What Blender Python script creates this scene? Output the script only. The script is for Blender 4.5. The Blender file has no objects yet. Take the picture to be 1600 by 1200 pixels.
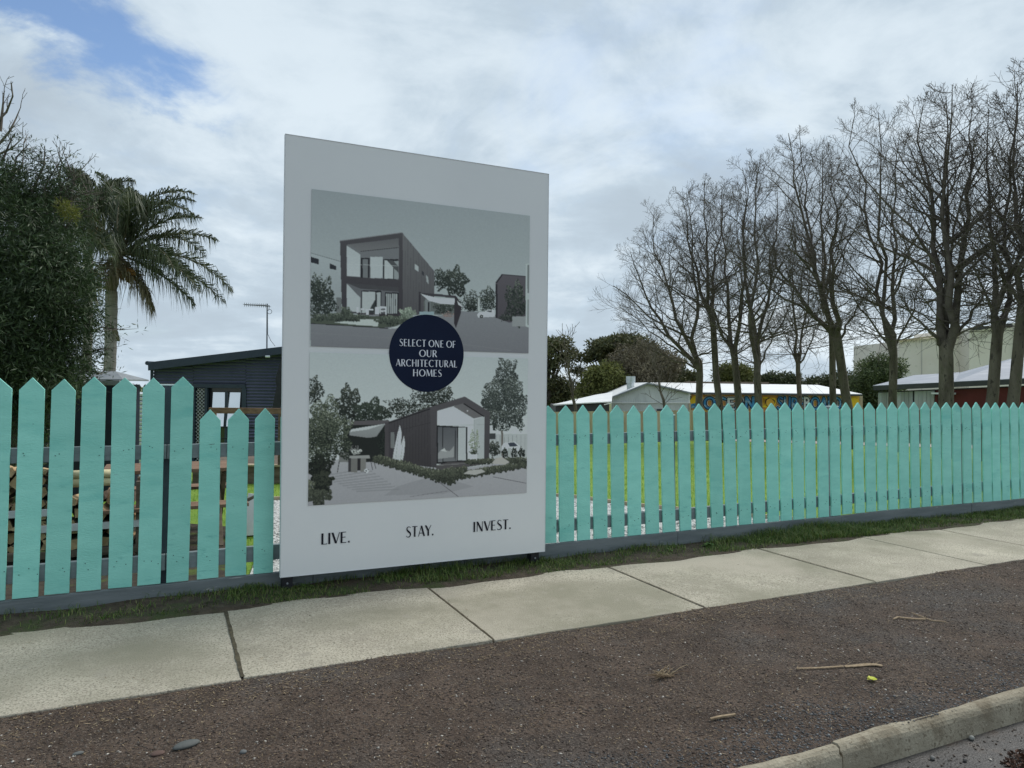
import bpy, math, random
import numpy as np
from mathutils import Vector, Matrix

random.seed(7)
RNG = np.random.default_rng(7)
SC = bpy.context.scene
COL = SC.collection

# ------------------------------------------------------------------ camera
F = 1136.1                      # focal length in pixels of the 1600 px wide picture
_x = np.array([2399.0, 29.0, F]); _x /= np.linalg.norm(_x)
_y = np.array([-538.0, -2.0, F]); _y -= _x*(_x@_y); _y /= np.linalg.norm(_y)
_z = np.cross(_x, _y)
if _z[1] > 0: _z = -_z
RM = np.array([_x, _y, _z])     # world = RM @ (right, down, forward)
EYE = np.array([0.0, 0.0, 1.5])
cam_d = bpy.data.cameras.new('camera'); cam = bpy.data.objects.new('camera', cam_d); COL.objects.link(cam)
cam_d.sensor_fit = 'HORIZONTAL'; cam_d.sensor_width = 36.0; cam_d.lens = F/1600*36
cam_d.clip_start = 0.05; cam_d.clip_end = 2000
r_, u_, b_ = RM@[1, 0, 0], RM@[0, -1, 0], RM@[0, 0, -1]
cam.matrix_world = Matrix([[r_[i], u_[i], b_[i], EYE[i]] for i in range(3)] + [[0, 0, 0, 1]])
SC.camera = cam

# ------------------------------------------------------------------ light
SUN_EL, SUN_AZ = math.radians(50), math.radians(72)      # azimuth from +Y towards +X
SUN_DIR = Vector((math.sin(SUN_AZ)*math.cos(SUN_EL), math.cos(SUN_AZ)*math.cos(SUN_EL), math.sin(SUN_EL)))
sl = bpy.data.lights.new('sun', 'SUN'); so = bpy.data.objects.new('sun', sl); COL.objects.link(so)
sl.energy = 2.1; sl.angle = math.radians(22); sl.color = (1.0, 0.96, 0.9)
so.rotation_euler = SUN_DIR.to_track_quat('Z', 'Y').to_euler(); so.location = (0, 10, 30)

W = bpy.data.worlds.new('World'); SC.world = W; W.use_nodes = True
nt = W.node_tree; nt.nodes.clear()
def N(t, **kw):
    n = nt.nodes.new(t)
    for k, v in kw.items(): setattr(n, k, v)
    return n
def lk(a, b): nt.links.new(a, b)
def math_(op, a, b=None, clamp=False):
    n = N('ShaderNodeMath', operation=op); n.use_clamp = clamp
    for i, v in enumerate((a, b)):
        if v is None: continue
        if isinstance(v, (int, float)): n.inputs[i].default_value = v
        else: lk(v, n.inputs[i])
    return n.outputs[0]
def smooth(v, a, b):
    n = N('ShaderNodeMapRange'); n.interpolation_type = 'SMOOTHSTEP'
    n.inputs['From Min'].default_value = a; n.inputs['From Max'].default_value = b
    lk(v, n.inputs['Value']); return n.outputs[0]
def dotn(v, d):
    n = N('ShaderNodeVectorMath', operation='DOT_PRODUCT'); lk(v, n.inputs[0]); n.inputs[1].default_value = d
    return n.outputs['Value']
def raydir(px, py):
    d = RM@np.array([px-800, py-600, F]); return d/np.linalg.norm(d)
tc = N('ShaderNodeTexCoord'); D = tc.outputs['Generated']
sky = N('ShaderNodeTexSky'); sky.sky_type = 'NISHITA'; sky.sun_disc = False
sky.sun_elevation = SUN_EL; sky.sun_rotation = SUN_AZ; sky.air_density = 1.0; sky.dust_density = 0.4; sky.ozone_density = 3.0
sep = N('ShaderNodeSeparateXYZ'); lk(D, sep.inputs[0])
zc = math_('ADD', math_('MAXIMUM', sep.outputs[2], 0.0), 0.28)
cmb = N('ShaderNodeCombineXYZ'); lk(math_('DIVIDE', sep.outputs[0], zc), cmb.inputs[0]); lk(math_('DIVIDE', sep.outputs[1], zc), cmb.inputs[1])
def noise(vec, scale, detail=8, rough=.55, dist=0.0, w=(0, 0, 0)):
    m = N('ShaderNodeMapping'); m.inputs['Location'].default_value = w; lk(vec, m.inputs['Vector'])
    n = N('ShaderNodeTexNoise'); n.inputs['Scale'].default_value = scale; n.inputs['Detail'].default_value = detail
    n.inputs['Roughness'].default_value = rough; n.inputs['Distortion'].default_value = dist
    lk(m.outputs[0], n.inputs['Vector']); return n.outputs[0]
nA = noise(cmb.outputs[0], 0.9, 8, .55, .3, (3.1, 1.2, 0))
nB = noise(cmb.outputs[0], 2.6, 9, .6, .5, (7.7, 4.2, 0))
nC = noise(cmb.outputs[0], 6.0, 8, .6, .4, (1.7, 9.2, 0))
# cloud brightness: broad soft decks plus wisps, paler towards the horizon and towards the sun
wisp = math_('ADD', math_('MULTIPLY', nA, .55), math_('ADD', math_('MULTIPLY', nB, .33), math_('MULTIPLY', nC, .12)))
wis = smooth(wisp, .40, .60)
hor = math_('SUBTRACT', 1.0, smooth(sep.outputs[2], 0.02, .55))
sunny = smooth(dotn(D, tuple(SUN_DIR)), -.2, 1.0)
br = math_('ADD', math_('MULTIPLY', wis, .50), math_('ADD', math_('ADD', math_('MULTIPLY', hor, .20), .12), math_('MULTIPLY', sunny, .08)), clamp=True)
cr = N('ShaderNodeValToRGB'); lk(br, cr.inputs[0])
cr.color_ramp.elements[0].position = 0.0; cr.color_ramp.elements[0].color = (.32, .38, .44, 1)
cr.color_ramp.elements[1].position = 1.0; cr.color_ramp.elements[1].color = (.78, .86, .91, 1)
e = cr.color_ramp.elements.new(.5); e.color = (.46, .55, .63, 1)
# the blue gap
d1, d2 = raydir(60, 5), raydir(350, 165)
nrm = np.cross(d1, d2); nrm /= np.linalg.norm(nrm)
tv = d2-d1; tv /= np.linalg.norm(tv); t_end = float(tv@raydir(355, 165)); t_a = float(tv@raydir(-260, -160))
dist = math_('ABSOLUTE', math_('ADD', dotn(D, tuple(nrm)), math_('MULTIPLY', math_('SUBTRACT', nB, .5), .20)))
tpos = math_('ADD', dotn(D, tuple(tv)), math_('MULTIPLY', math_('SUBTRACT', nC, .5), .10))
wid = N('ShaderNodeMapRange'); lk(tpos, wid.inputs['Value']); wid.inputs['From Min'].default_value = t_a; wid.inputs['From Max'].default_value = t_end
wid.inputs['To Min'].default_value = .058; wid.inputs['To Max'].default_value = .024
gap = smooth(math_('SUBTRACT', wid.outputs[0], math_('ADD', dist, math_('MULTIPLY', math_('SUBTRACT', nC, .45), .09))), -.018, .030)
gap = math_('MULTIPLY', math_('MULTIPLY', gap, smooth(tpos, t_a-.25, t_a)), math_('SUBTRACT', 1.0, smooth(tpos, t_end-.05, t_end+.03)))
# thin cloud elsewhere lets some blue through
thin = math_('MULTIPLY', smooth(noise(cmb.outputs[0], 1.6, 7, .6, .4, (12.3, 2.2, 0)), .52, .72), .30)
mask = math_('MAXIMUM', gap, thin)
bg1 = N('ShaderNodeBackground'); bg1.inputs[1].default_value = 1.0; lk(cr.outputs[0], bg1.inputs[0])
bg2 = N('ShaderNodeBackground'); bg2.inputs[1].default_value = 0.125; lk(sky.outputs[0], bg2.inputs[0])
mx = N('ShaderNodeMixShader'); lk(mask, mx.inputs[0]); lk(bg1.outputs[0], mx.inputs[1]); lk(bg2.outputs[0], mx.inputs[2])
wo = N('ShaderNodeOutputWorld'); lk(mx.outputs[0], wo.inputs[0])

SC.view_settings.view_transform = 'Standard'; SC.view_settings.look = 'None'
SC.view_settings.exposure = 0.28; SC.view_settings.gamma = 1.0
SC.view_settings.use_curve_mapping = False

# ------------------------------------------------------------------ geometry of sight
def dirv(px, py): return RM@np.array([(px-800)/F, (py-600)/F, 1.0])
def P(px, py, depth): return EYE+dirv(px, py)*depth          # point seen at px,py at a distance along the view axis
def onY(px, py, Y): d = dirv(px, py); return EYE+d*(Y/d[1])
def onZ(px, py, z=0.0): d = dirv(px, py); return EYE+d*((z-1.5)/d[2])
def proj(X, Y, Z):
    c = RM.T@np.array([X, Y, Z-1.5]) if np.isscalar(X) else np.einsum('ij,j...->i...', RM.T, np.array([X, Y, Z-1.5]))
    return 800+F*c[0]/c[2], 600+F*c[1]/c[2]
def gz(Y):                       # the land falls gently away behind the fence
    return 0.0 if Y < 6 else (-0.03*(Y-6) if Y < 50 else -1.32)
def gnd(px, depth):              # a point on the sloping land below a picture column
    p = P(px, 600, depth); p[2] = gz(p[1]); return p
def lin(c): return tuple(((v/255/12.92) if v/255 <= .04045 else ((v/255+.055)/1.055)**2.4) for v in c)

# ------------------------------------------------------------------ materials
MATS = {}
def mat(name, c1, c2=None, scale=6.0, rough=.75, bump=0.0, bscale=60.0, metal=0.0, spots=None, island=None, stretch=(1, 1, 1), spec=.4, detail=6, big=None, rampw=(.35, .65), trans=0.0, ovar=0.0):
    m = bpy.data.materials.new(name); m.use_nodes = True; t = m.node_tree; n = t.nodes; L = t.links
    b = n['Principled BSDF']; b.inputs['Roughness'].default_value = rough; b.inputs['Metallic'].default_value = metal
    b.inputs['Specular IOR Level'].default_value = spec
    co = n.new('ShaderNodeTexCoord'); oi = n.new('ShaderNodeObjectInfo')
    ad = n.new('ShaderNodeVectorMath'); ad.operation = 'ADD'; L.new(co.outputs['Object'], ad.inputs[0])
    sc = n.new('ShaderNodeVectorMath'); sc.operation = 'SCALE'; sc.inputs[0].default_value = (13, 7, 5); L.new(oi.outputs['Random'], sc.inputs['Scale']); L.new(sc.outputs[0], ad.inputs[1])
    mp = n.new('ShaderNodeMapping'); mp.inputs['Scale'].default_value = stretch; L.new(ad.outputs[0], mp.inputs['Vector'])
    def nz(s, d=detail, r=.6):
        q = n.new('ShaderNodeTexNoise'); q.inputs['Scale'].default_value = s; q.inputs['Detail'].default_value = d; q.inputs['Roughness'].default_value = r
        L.new(mp.outputs[0], q.inputs['Vector']); return q.outputs[0]
    col = None
    if c2 is None: c2 = tuple(v*.8 for v in c1)
    rp = n.new('ShaderNodeValToRGB'); rp.color_ramp.elements[0].position = rampw[0]; rp.color_ramp.elements[1].position = rampw[1]
    rp.color_ramp.elements[0].color = (*c1, 1); rp.color_ramp.elements[1].color = (*c2, 1)
    if island:                     # colour differs from piece to piece
        g = n.new('ShaderNodeNewGeometry'); L.new(g.outputs['Random Per Island'], rp.inputs[0]); rp.color_ramp.elements[0].position = 0; rp.color_ramp.elements[1].position = 1
        for pos, c in island:
            e = rp.color_ramp.elements.new(pos); e.color = (*c, 1)
    else: L.new(nz(scale), rp.inputs[0])
    col = rp.outputs[0]
    def mixc(fac, a, c):
        x = n.new('ShaderNodeMix'); x.data_type = 'RGBA'; L.new(fac, x.inputs[0]); L.new(a, x.inputs[6]); x.inputs[7].default_value = (*c, 1); return x.outputs[2]
    for (s, lo, hi, c) in (spots or []):
        r2 = n.new('ShaderNodeMapRange'); r2.inputs['From Min'].default_value = lo; r2.inputs['From Max'].default_value = hi; L.new(nz(s), r2.inputs['Value'])
        col = mixc(r2.outputs[0], col, c)
    if ovar:                       # each board or slab has its own slight tone
        mr = n.new('ShaderNodeMapRange'); mr.inputs['To Min'].default_value = 1-ovar; mr.inputs['To Max'].default_value = 1+ovar; L.new(oi.outputs['Random'], mr.inputs['Value'])
        vs = n.new('ShaderNodeVectorMath'); vs.operation = 'SCALE'; L.new(col, vs.inputs[0]); L.new(mr.outputs[0], vs.inputs['Scale']); col = vs.outputs[0]
    L.new(col, b.inputs['Base Color'])
    if bump:
        bp = n.new('ShaderNodeBump'); bp.inputs['Strength'].default_value = 1.0; bp.inputs['Distance'].default_value = bump; L.new(nz(bscale, 4), bp.inputs['Height']); L.new(bp.outputs[0], b.inputs['Normal'])
    if trans:
        b.inputs['Subsurface Weight'].default_value = 0.0
        tr = n.new('ShaderNodeBsdfTranslucent'); L.new(col, tr.inputs[0]); ms = n.new('ShaderNodeMixShader'); ms.inputs[0].default_value = trans
        L.new(b.outputs[0], ms.inputs[1]); L.new(tr.outputs[0], ms.inputs[2]); L.new(ms.outputs[0], n['Material Output'].inputs[0])
    MATS[name] = m; return m

# ------------------------------------------------------------------ mesh helpers
class MB:
    def __init__(s): s.v = []; s.f = []; s.m = []
    def add(s, vs, fs, mi=0):
        o = len(s.v); s.v.extend([tuple(map(float, q)) for q in vs]); s.f.extend([tuple(o+i for i in q) for q in fs]); s.m.extend([mi]*len(fs)); return s
    def box(s, a, b, mi=0):
        (x0, y0, z0), (x1, y1, z1) = a, b
        return s.add([(x0, y0, z0), (x1, y0, z0), (x1, y1, z0), (x0, y1, z0), (x0, y0, z1), (x1, y0, z1), (x1, y1, z1), (x0, y1, z1)],
                     [(0, 3, 2, 1), (4, 5, 6, 7), (0, 1, 5, 4), (1, 2, 6, 5), (2, 3, 7, 6), (3, 0, 4, 7)], mi)
    def hexa(s, c, mi=0):          # eight corners: bottom four, then top four
        return s.add(c, [(0, 3, 2, 1), (4, 5, 6, 7), (0, 1, 5, 4), (1, 2, 6, 5), (2, 3, 7, 6), (3, 0, 4, 7)], mi)
    def beam(s, p, q, w, t, up=(0, 0, 1), mi=0):
        p, q = np.array(p, float), np.array(q, float); d = q-p; d /= np.linalg.norm(d)
        a = np.cross(d, up)
        if np.linalg.norm(a) < 1e-4: a = np.cross(d, (1, 0, 0))
        a /= np.linalg.norm(a); u = np.cross(a, d)
        c = [p-a*w/2-u*t/2, p+a*w/2-u*t/2, p+a*w/2+u*t/2, p-a*w/2+u*t/2]; c += [x+(q-p) for x in c]
        return s.add(c, [(0, 3, 2, 1), (4, 5, 6, 7), (0, 1, 5, 4), (1, 2, 6, 5), (2, 3, 7, 6), (3, 0, 4, 7)], mi)
    def tube(s, pts, rad, n=6, caps=True, mi=0):
        pts = [np.array(p, float) for p in pts]; o = len(s.v); ref = None
        for i, p in enumerate(pts):
            d = pts[min(i+1, len(pts)-1)]-pts[max(i-1, 0)]; L = math.sqrt(d@d) or 1; d = d/L
            if ref is None: ref = np.array((1, 0, 0.0)) if abs(d[0]) < .8 else np.array((0, 1, 0.0))
            a = ref-d*(ref@d); a /= math.sqrt(a@a); ref = a
            b = np.array((d[1]*a[2]-d[2]*a[1], d[2]*a[0]-d[0]*a[2], d[0]*a[1]-d[1]*a[0]))
            for k in range(n):
                q = p+(a*math.cos(2*math.pi*k/n)+b*math.sin(2*math.pi*k/n))*rad[i]; s.v.append((q[0], q[1], q[2]))
        for i in range(len(pts)-1):
            for k in range(n):
                k2 = (k+1) % n; s.f.append((o+i*n+k, o+i*n+k2, o+(i+1)*n+k2, o+(i+1)*n+k)); s.m.append(mi)
        if caps:
            s.f.append(tuple(o+k for k in range(n))[::-1]); s.m.append(mi); s.f.append(tuple(o+(len(pts)-1)*n+k for k in range(n))); s.m.append(mi)
        return s
    def slab(s, poly, off, mi=0):  # polygon extruded by a vector
        n = len(poly); poly = [np.array(p, float) for p in poly]; off = np.array(off, float)
        return s.add(poly+[p+off for p in poly], [tuple(range(n)), tuple(range(2*n-1, n-1, -1))]+[(i, n+i, n+(i+1) % n, (i+1) % n) for i in range(n)], mi)
def tagit(o, label=None, cat=None, group=None, kind=None):
    if label: o['label'] = label
    if cat: o['category'] = cat
    if group: o['group'] = group
    if kind: o['kind'] = kind
    return o
def root(name, loc, label, cat, group=None):
    o = bpy.data.objects.new(name, None); COL.objects.link(o); o.location = tuple(map(float, loc)); o.empty_display_size = .2
    o['wl'] = tuple(map(float, loc)); return tagit(o, label, cat, group)
def _link(name, me, org, parent):
    o = bpy.data.objects.new(name, me); COL.objects.link(o)
    if parent is not None:
        o.parent = parent; pl = np.array(parent['wl']); o.location = tuple(np.array(org)-pl)
    else: o.location = tuple(map(float, org))
    o['wl'] = tuple(map(float, org)); return o
def fixn(me):
    import bmesh
    b = bmesh.new(); b.from_mesh(me); bmesh.ops.recalc_face_normals(b, faces=b.faces); b.to_mesh(me); b.free()
def obj(name, mb, mats, parent=None, label=None, cat=None, group=None, kind=None, smooth_=False, bevel=0, fix=True, org=None):
    v = np.array(mb.v)
    if org is None: org = np.array([(v[:, 0].min()+v[:, 0].max())/2, (v[:, 1].min()+v[:, 1].max())/2, v[:, 2].min()])
    me = bpy.data.meshes.new(name); me.from_pydata([tuple(q) for q in v-org], [], mb.f)
    if not isinstance(mats, (list, tuple)): mats = [mats]
    for m in mats: me.materials.append(m)
    me.polygons.foreach_set('material_index', mb.m)
    if fix and len(mb.f) < 6000: fixn(me)
    if smooth_: me.polygons.foreach_set('use_smooth', [True]*len(me.polygons))
    me.update(); o = _link(name, me, org, parent)
    if bevel:
        b = o.modifiers.new('bevel', 'BEVEL'); b.width = bevel; b.segments = 2; b.limit_method = 'ANGLE'; b.angle_limit = math.radians(35)
    return tagit(o, label, cat, group, kind)
def obj_np(name, V, k, m, parent=None, label=None, cat=None, group=None, kind=None, idx=None):
    """V: n*? vertices; faces of k vertices each, consecutive unless idx is given"""
    V = np.asarray(V, dtype=np.float64).reshape(-1, 3); org = np.array([(V[:, 0].min()+V[:, 0].max())/2, (V[:, 1].min()+V[:, 1].max())/2, V[:, 2].min()])
    if idx is None: idx = np.arange(len(V))
    idx = np.asarray(idx, dtype=np.int32).ravel(); nf = len(idx)//k
    me = bpy.data.meshes.new(name); me.vertices.add(len(V)); me.vertices.foreach_set('co', (V-org).astype(np.float32).ravel())
    me.loops.add(len(idx)); me.loops.foreach_set('vertex_index', idx); me.polygons.add(nf)
    me.polygons.foreach_set('loop_start', np.arange(nf, dtype=np.int32)*k)
    me.update(calc_edges=True); me.validate(); me.materials.append(m)
    return tagit(_link(name, me, org, parent), label, cat, group, kind)

def unit(v): return v/np.maximum(np.linalg.norm(v, axis=-1, keepdims=True), 1e-9)
def leaves(C, R, n, l, w, outward=.6, droop=0.0, flat=1.0, shell=.45):
    """diamond leaves round clump centres C with radii R -> vertices (n*4,3)"""
    C = np.array(C); R = np.array(R); wgt = R**2; k = RNG.choice(len(C), n, p=wgt/wgt.sum())
    u = unit(RNG.normal(size=(n, 3))); rr = RNG.random(n)**shell
    p = C[k]+u*(R[k]*rr)[:, None]*np.array([1, 1, flat])
    a = unit(unit(RNG.normal(size=(n, 3)))+u*outward+np.array([0, 0, -droop]))
    s = unit(np.cross(a, RNG.normal(size=(n, 3))))
    ll = (l*(.6+.8*RNG.random(n)))[:, None]; ww = (w*(.6+.8*RNG.random(n)))[:, None]
    return np.stack([p, p+a*ll*.45+s*ww/2, p+a*ll, p+a*ll*.45-s*ww/2], 1).reshape(-1, 3)
def clumps(ells, n, r, jitter=.25, top=0.0):
    """clump centres near the skins of ellipsoids (centre, radii)"""
    out = []; vol = np.array([e[1][0]*e[1][1]+e[1][0]*e[1][2] for e in ells]); vol = vol/vol.sum()
    for (c, q), sh in zip(ells, vol):
        m = max(3, int(n*sh)); u = unit(RNG.normal(size=(m, 3)))
        if top: u[:, 2] = np.where(u[:, 2] < -top, -u[:, 2], u[:, 2])
        out.append(np.array(c)+u*np.array(q)*(1-jitter*RNG.random((m, 1))**.7*1.6))
    C = np.concatenate(out); return C, r*(.6+.8*RNG.random(len(C)))

# ------------------------------------------------------------------ scatter
def stones(n, xr, yr, smin, smax, z, fl=.55, dens=None):
    x = RNG.uniform(*xr, n); y = RNG.uniform(*yr, n)
    if dens is not None: k = RNG.random(n) < dens(x, y); x, y = x[k], y[k]; n = len(x)
    s = smin+(smax-smin)*RNG.random(n)**3.5; th = RNG.random(n)*6.28
    base = np.array([(1, 0, 0), (0, 1, 0), (-1, 0, 0), (0, -1, 0), (0, 0, 1), (0, 0, -.6)], float)
    V = base[None]*(1+.45*RNG.normal(size=(n, 6, 1)).clip(-1, 1))*np.stack([s, s*RNG.uniform(.5, .9, n), s*fl*RNG.uniform(.5, 1.1, n)], 1)[:, None, :]
    V[:, 4, :2] += RNG.normal(size=(n, 2))*.3*s[:, None]
    c, q = np.cos(th)[:, None], np.sin(th)[:, None]
    X = V[..., 0]*c-V[..., 1]*q; Y = V[..., 0]*q+V[..., 1]*c
    zz = z(x, y) if callable(z) else z
    V = np.stack([X+x[:, None], Y+y[:, None], V[..., 2]+np.asarray(zz+0*x)[:, None]+s[:, None]*.12], -1)
    t = np.array([(0, 1, 4), (1, 2, 4), (2, 3, 4), (3, 0, 4), (1, 0, 5), (2, 1, 5), (3, 2, 5), (0, 3, 5)])
    idx = (t[None]+6*np.arange(n)[:, None, None]).ravel()
    return V.reshape(-1, 3), idx
def slivers(n, xr, yr, l, w, z, cluster=None):
    x = RNG.uniform(*xr, n); y = RNG.uniform(*yr, n); th = RNG.random(n)*6.28; L = l*(.3+1.2*RNG.random(n)); Wd = w*(.6+.8*RNG.random(n))
    a = np.stack([np.cos(th), np.sin(th), RNG.normal(size=n)*.08], 1); s = np.stack([-np.sin(th), np.cos(th), 0*th], 1)
    c = np.stack([x, y, (z(x, y) if callable(z) else z+0*x)+.004], 1)
    return np.stack([c-a*L[:, None]/2, c+s*Wd[:, None]/2, c+a*L[:, None]/2, c-s*Wd[:, None]/2], 1).reshape(-1, 3)

# ------------------------------------------------------------------ colours
TEAL = mat('teal_paint', (.27, .68, .575), (.33, .77, .655), 3.0, .6, .0026, 45, ovar=.07, stretch=(1, 1, 3.2), spec=.35,
           spots=[(9, .62, .80, (.17, .52, .45)), (2.2, .55, .78, (.19, .60, .52)), (30, .70, .76, (.10, .28, .24)), (12, .69, .73, (.30, .62, .55)), (7, .72, .75, (.13, .26, .22))])
GREYP = mat('grey_fence_paint', (.13, .155, .16), (.19, .215, .22), 5, .6, .003, 26, stretch=(.35, 1, 3), spec=.35, spots=[(14, .66, .72, (.42, .43, .41))])
RAILP = mat('grey_rail_paint', (.15, .18, .19), (.21, .24, .25), 5, .55, .002, 40, stretch=(.35, 1, 3))
NAIL = mat('nail_rust', (.05, .12, .11), (.03, .06, .06), 10, .6)
CONC = mat('concrete_pavement', (.335, .30, .235), (.55, .50, .395), 1.7, .9, .006, 105, ovar=.05, spots=[(85, .50, .60, (.22, .20, .155)), (48, .56, .66, (.50, .46, .37)), (.9, .45, .62, (.27, .25, .185)), (5, .60, .70, (.33, .30, .24)), (.35, .52, .62, (.42, .375, .30)), (150, .62, .68, (.12, .105, .085)), (22, .70, .76, (.15, .14, .11))], rampw=(.3, .7))
KERB = mat('kerb_concrete', (.25, .215, .155), (.38, .335, .25), 5, .9, .006, 70, spots=[(60, .56, .66, (.17, .14, .095)), (6, .52, .68, (.185, .15, .10)), (110, .62, .68, (.46, .41, .32))])
VERGE = mat('verge_dirt', (.052, .034, .023), (.115, .080, .058), 5, .95, .016, 75, spots=[(1.1, .5, .66, (.085, .075, .068)), (70, .50, .60, (.028, .019, .015)), (95, .58, .64, (.17, .135, .11)), (150, .64, .68, (.30, .27, .24)), (2.6, .60, .76, (.095, .062, .045))])
SOIL = mat('soil', (.045, .034, .022), (.09, .07, .048), 14, .95, .02, 60, spots=[(5, .5, .66, (.05, .065, .02))])
ROAD = mat('wet_asphalt', (.022, .021, .021), (.055, .051, .048), 8, .5, .005, 90, spots=[(160, .6, .68, (.13, .125, .12)), (4, .56, .66, (.055, .038, .028))])
LAWN = mat('lawn_grass', (.14, .28, .025), (.24, .38, .045), 1.4, .9, .02, 90, spots=[(22, .58, .7, (.31, .35, .09)), (.7, .55, .7, (.19, .31, .04))])
FIELD = mat('far_field', (.09, .12, .035), (.15, .16, .06), .4, .95, .02, 6)
GRAVEL = mat('white_gravel_bed', (.5, .5, .48), (.72, .72, .70), 40, .9, .015, 70, spots=[(55, .56, .62, (.12, .11, .10))])
BLADE = mat('grass_blades', (.035, .075, .014), (.17, .27, .045), island=[(.5, (.085, .16, .025)), (.85, (.21, .22, .08))], rough=.6, trans=.25)
LBLADE = mat('lawn_blades', (.12, .26, .02), (.30, .43, .06), island=[(.5, (.19, .34, .035))], rough=.6, trans=.3)
STONE = mat('verge_stones', (.030, .022, .019), (.62, .57, .50), island=[(.22, (.052, .035, .025)), (.52, (.095, .067, .050)), (.76, (.13, .105, .086)), (.95, (.19, .165, .14)), (.965, (.42, .39, .35))], rough=.8)
WSTONE = mat('white_stones', (.40, .39, .37), (.80, .79, .77), island=[(.3, (.62, .61, .59)), (.85, (.74, .73, .71)), (.95, (.2, .18, .17))], rough=.75)
STRAW = mat('dry_straw', (.22, .16, .09), (.42, .33, .2), island=[(.5, (.12, .075, .045))], rough=.8)
BARK = mat('bare_tree_bark', (.075, .062, .047), (.19, .165, .13), 4, .95, .05, 18, stretch=(1, 1, .3), spots=[(5, .55, .7, (.10, .10, .062)), (16, .56, .64, (.05, .042, .035))])
TWIG = mat('twig_bark', (.085, .07, .06), (.16, .135, .115), 3, .9)
SIGNW = mat('sign_white_print', (.78, .79, .785), (.81, .82, .81), 1.2, .38, .0004, 5, spec=.45, spots=[(2.5, .62, .8, (.74, .755, .75))])
SIGNE = mat('sign_edge_aluminium', (.62, .64, .65), (.68, .7, .71), 4, .4)
BLACKM = mat('black_steel', (.012, .013, .018), (.022, .023, .03), 8, .45)
NAVYP = mat('navy_badge', (.005, .010, .032), (.007, .014, .040), 2, .55, spec=.15)
ROOFG = mat('grey_roof_sheet', (.20, .22, .24), (.28, .30, .31), 4, .5)
INK = mat('black_ink', (.012, .013, .022), (.02, .02, .03), 5, .5, spec=.15)
WINK = mat('white_ink', (.72, .74, .80), (.78, .8, .86), 5, .5)

# ------------------------------------------------------------------ terrain
def sheet(name, rows, mats, label=None, kind='structure', parent=None, wob=0, **k):
    """rows: list of lists of points -> quad grid"""
    mb = MB(); nr, nc = len(rows), len(rows[0])
    for r in rows: mb.v.extend([tuple(map(float, p)) for p in r])
    for i in range(nr-1):
        for j in range(nc-1): mb.f.append((i*nc+j, i*nc+j+1, (i+1)*nc+j+1, (i+1)*nc+j)); mb.m.append(0)
    return obj(name, mb, mats, parent=parent, label=label, kind=kind, fix=False, **k)
prof = [(-400, -.30), (1.8, -.30), (2.20, -.30), (2.21, -.05), (5.6, -.045), (6.0, -.02)]+[(y, gz(y)-.012) for y in (8, 12, 18, 26, 36, 50)]+[(120, -1.34), (500, -1.34)]
sheet('ground', [[(x, y, z) for x in (-500, -60, -10, 0, 10, 30, 90, 500)] for y, z in prof], FIELD)
sheet('road', [[(x, y, z) for x in np.linspace(-60, 80, 15)] for y, z in ((-14, -.16), (-6, -.10), (1.2, -.115), (2.06, -.118), (2.17, -.118))], ROAD)
# verge: a slightly uneven strip of crushed rock and bark dust
xs = np.concatenate([np.linspace(-40, -3, 12), np.linspace(-2.8, 10, 160), np.linspace(11, 60, 20)])
def vz(x, y): return -.006+.006*math.sin(x*2.3+y*3.1)+.004*math.sin(x*5.1-y*4)+.003*math.sin(y*11+x*7)
sheet('verge', [[(x, y, vz(x, y)) for x in xs] for y in np.linspace(2.192, 3.97, 24)], VERGE)
# the soil and grass strip between the pavement and the fence
def sz(x, y): return .009+.008*math.sin(x*3.3+1)+.01*(y-5.1)/.5+.006*math.sin(x*9+y*13)
sheet('grass_strip', [[(x, y, sz(x, y)-(.02 if y < 5.12 else 0)) for x in xs] for y in np.linspace(5.08, 5.62, 9)], SOIL)

# pavement of separate concrete slabs
joints = [-6.3, -4.6, -2.9, -1.25, .36, 1.755, 3.335, 5.02, 6.40, 7.53, 9.15, 10.8, 12.5, 14.2, 15.9, 17.6]
pv = MB(); pv.box((-40, 3.93, -.045), (60, 5.14, -.035)); pav = obj('pavement', pv, SOIL, kind='structure')
for a, b in zip(joints[:-1], joints[1:]):
    mb = MB(); g = .006 if abs(a-6.40) > .1 and abs(b-6.40) > .1 else .0035
    n = 12; fr = [(a+g+(b-a-2*g)*i/n, 3.915+.004*math.sin(i*2.1+a)+.004*random.random()) for i in range(n+1)]
    bk = [(a+g+(b-a-2*g)*i/n, 5.175+.012*math.sin(i*1.7+a*2)+.016*random.random()) for i in range(n+1)]
    dz = random.uniform(-.0025, .0025)
    poly = [(x, y, .004+dz+random.uniform(-.0005, .0005)) for x, y in fr]+[(x, y, .004+dz) for x, y in bk[::-1]]
    mb.slab(poly, (0, 0, -.05)); obj('slab', mb, CONC, parent=pav, bevel=.005)
# dirt in and beside the joint on the left: stains of their own shape
DIRT = mat('joint_dirt', (.045, .035, .022), (.10, .085, .05), 20, .95, .004, 90)
mb = MB()
for xj, w in ((.36, .011), (1.755, .007), (3.335, .006), (5.02, .006), (7.53, .006), (-1.25, .01)):
    ys = np.linspace(3.93, 5.17, 30); L = [(xj-w*(.6+.6*random.random()), y, .0078) for y in ys]; R = [(xj+w*(.6+.6*random.random()), y, .0078) for y in ys]
    o = len(mb.v); mb.v += L+R; mb.f += [(o+i, o+30+i, o+31+i, o+1+i) for i in range(29)]; mb.m += [0]*29
obj('joint_dirt', mb, DIRT, parent=pav, fix=False, kind='stuff')

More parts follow.
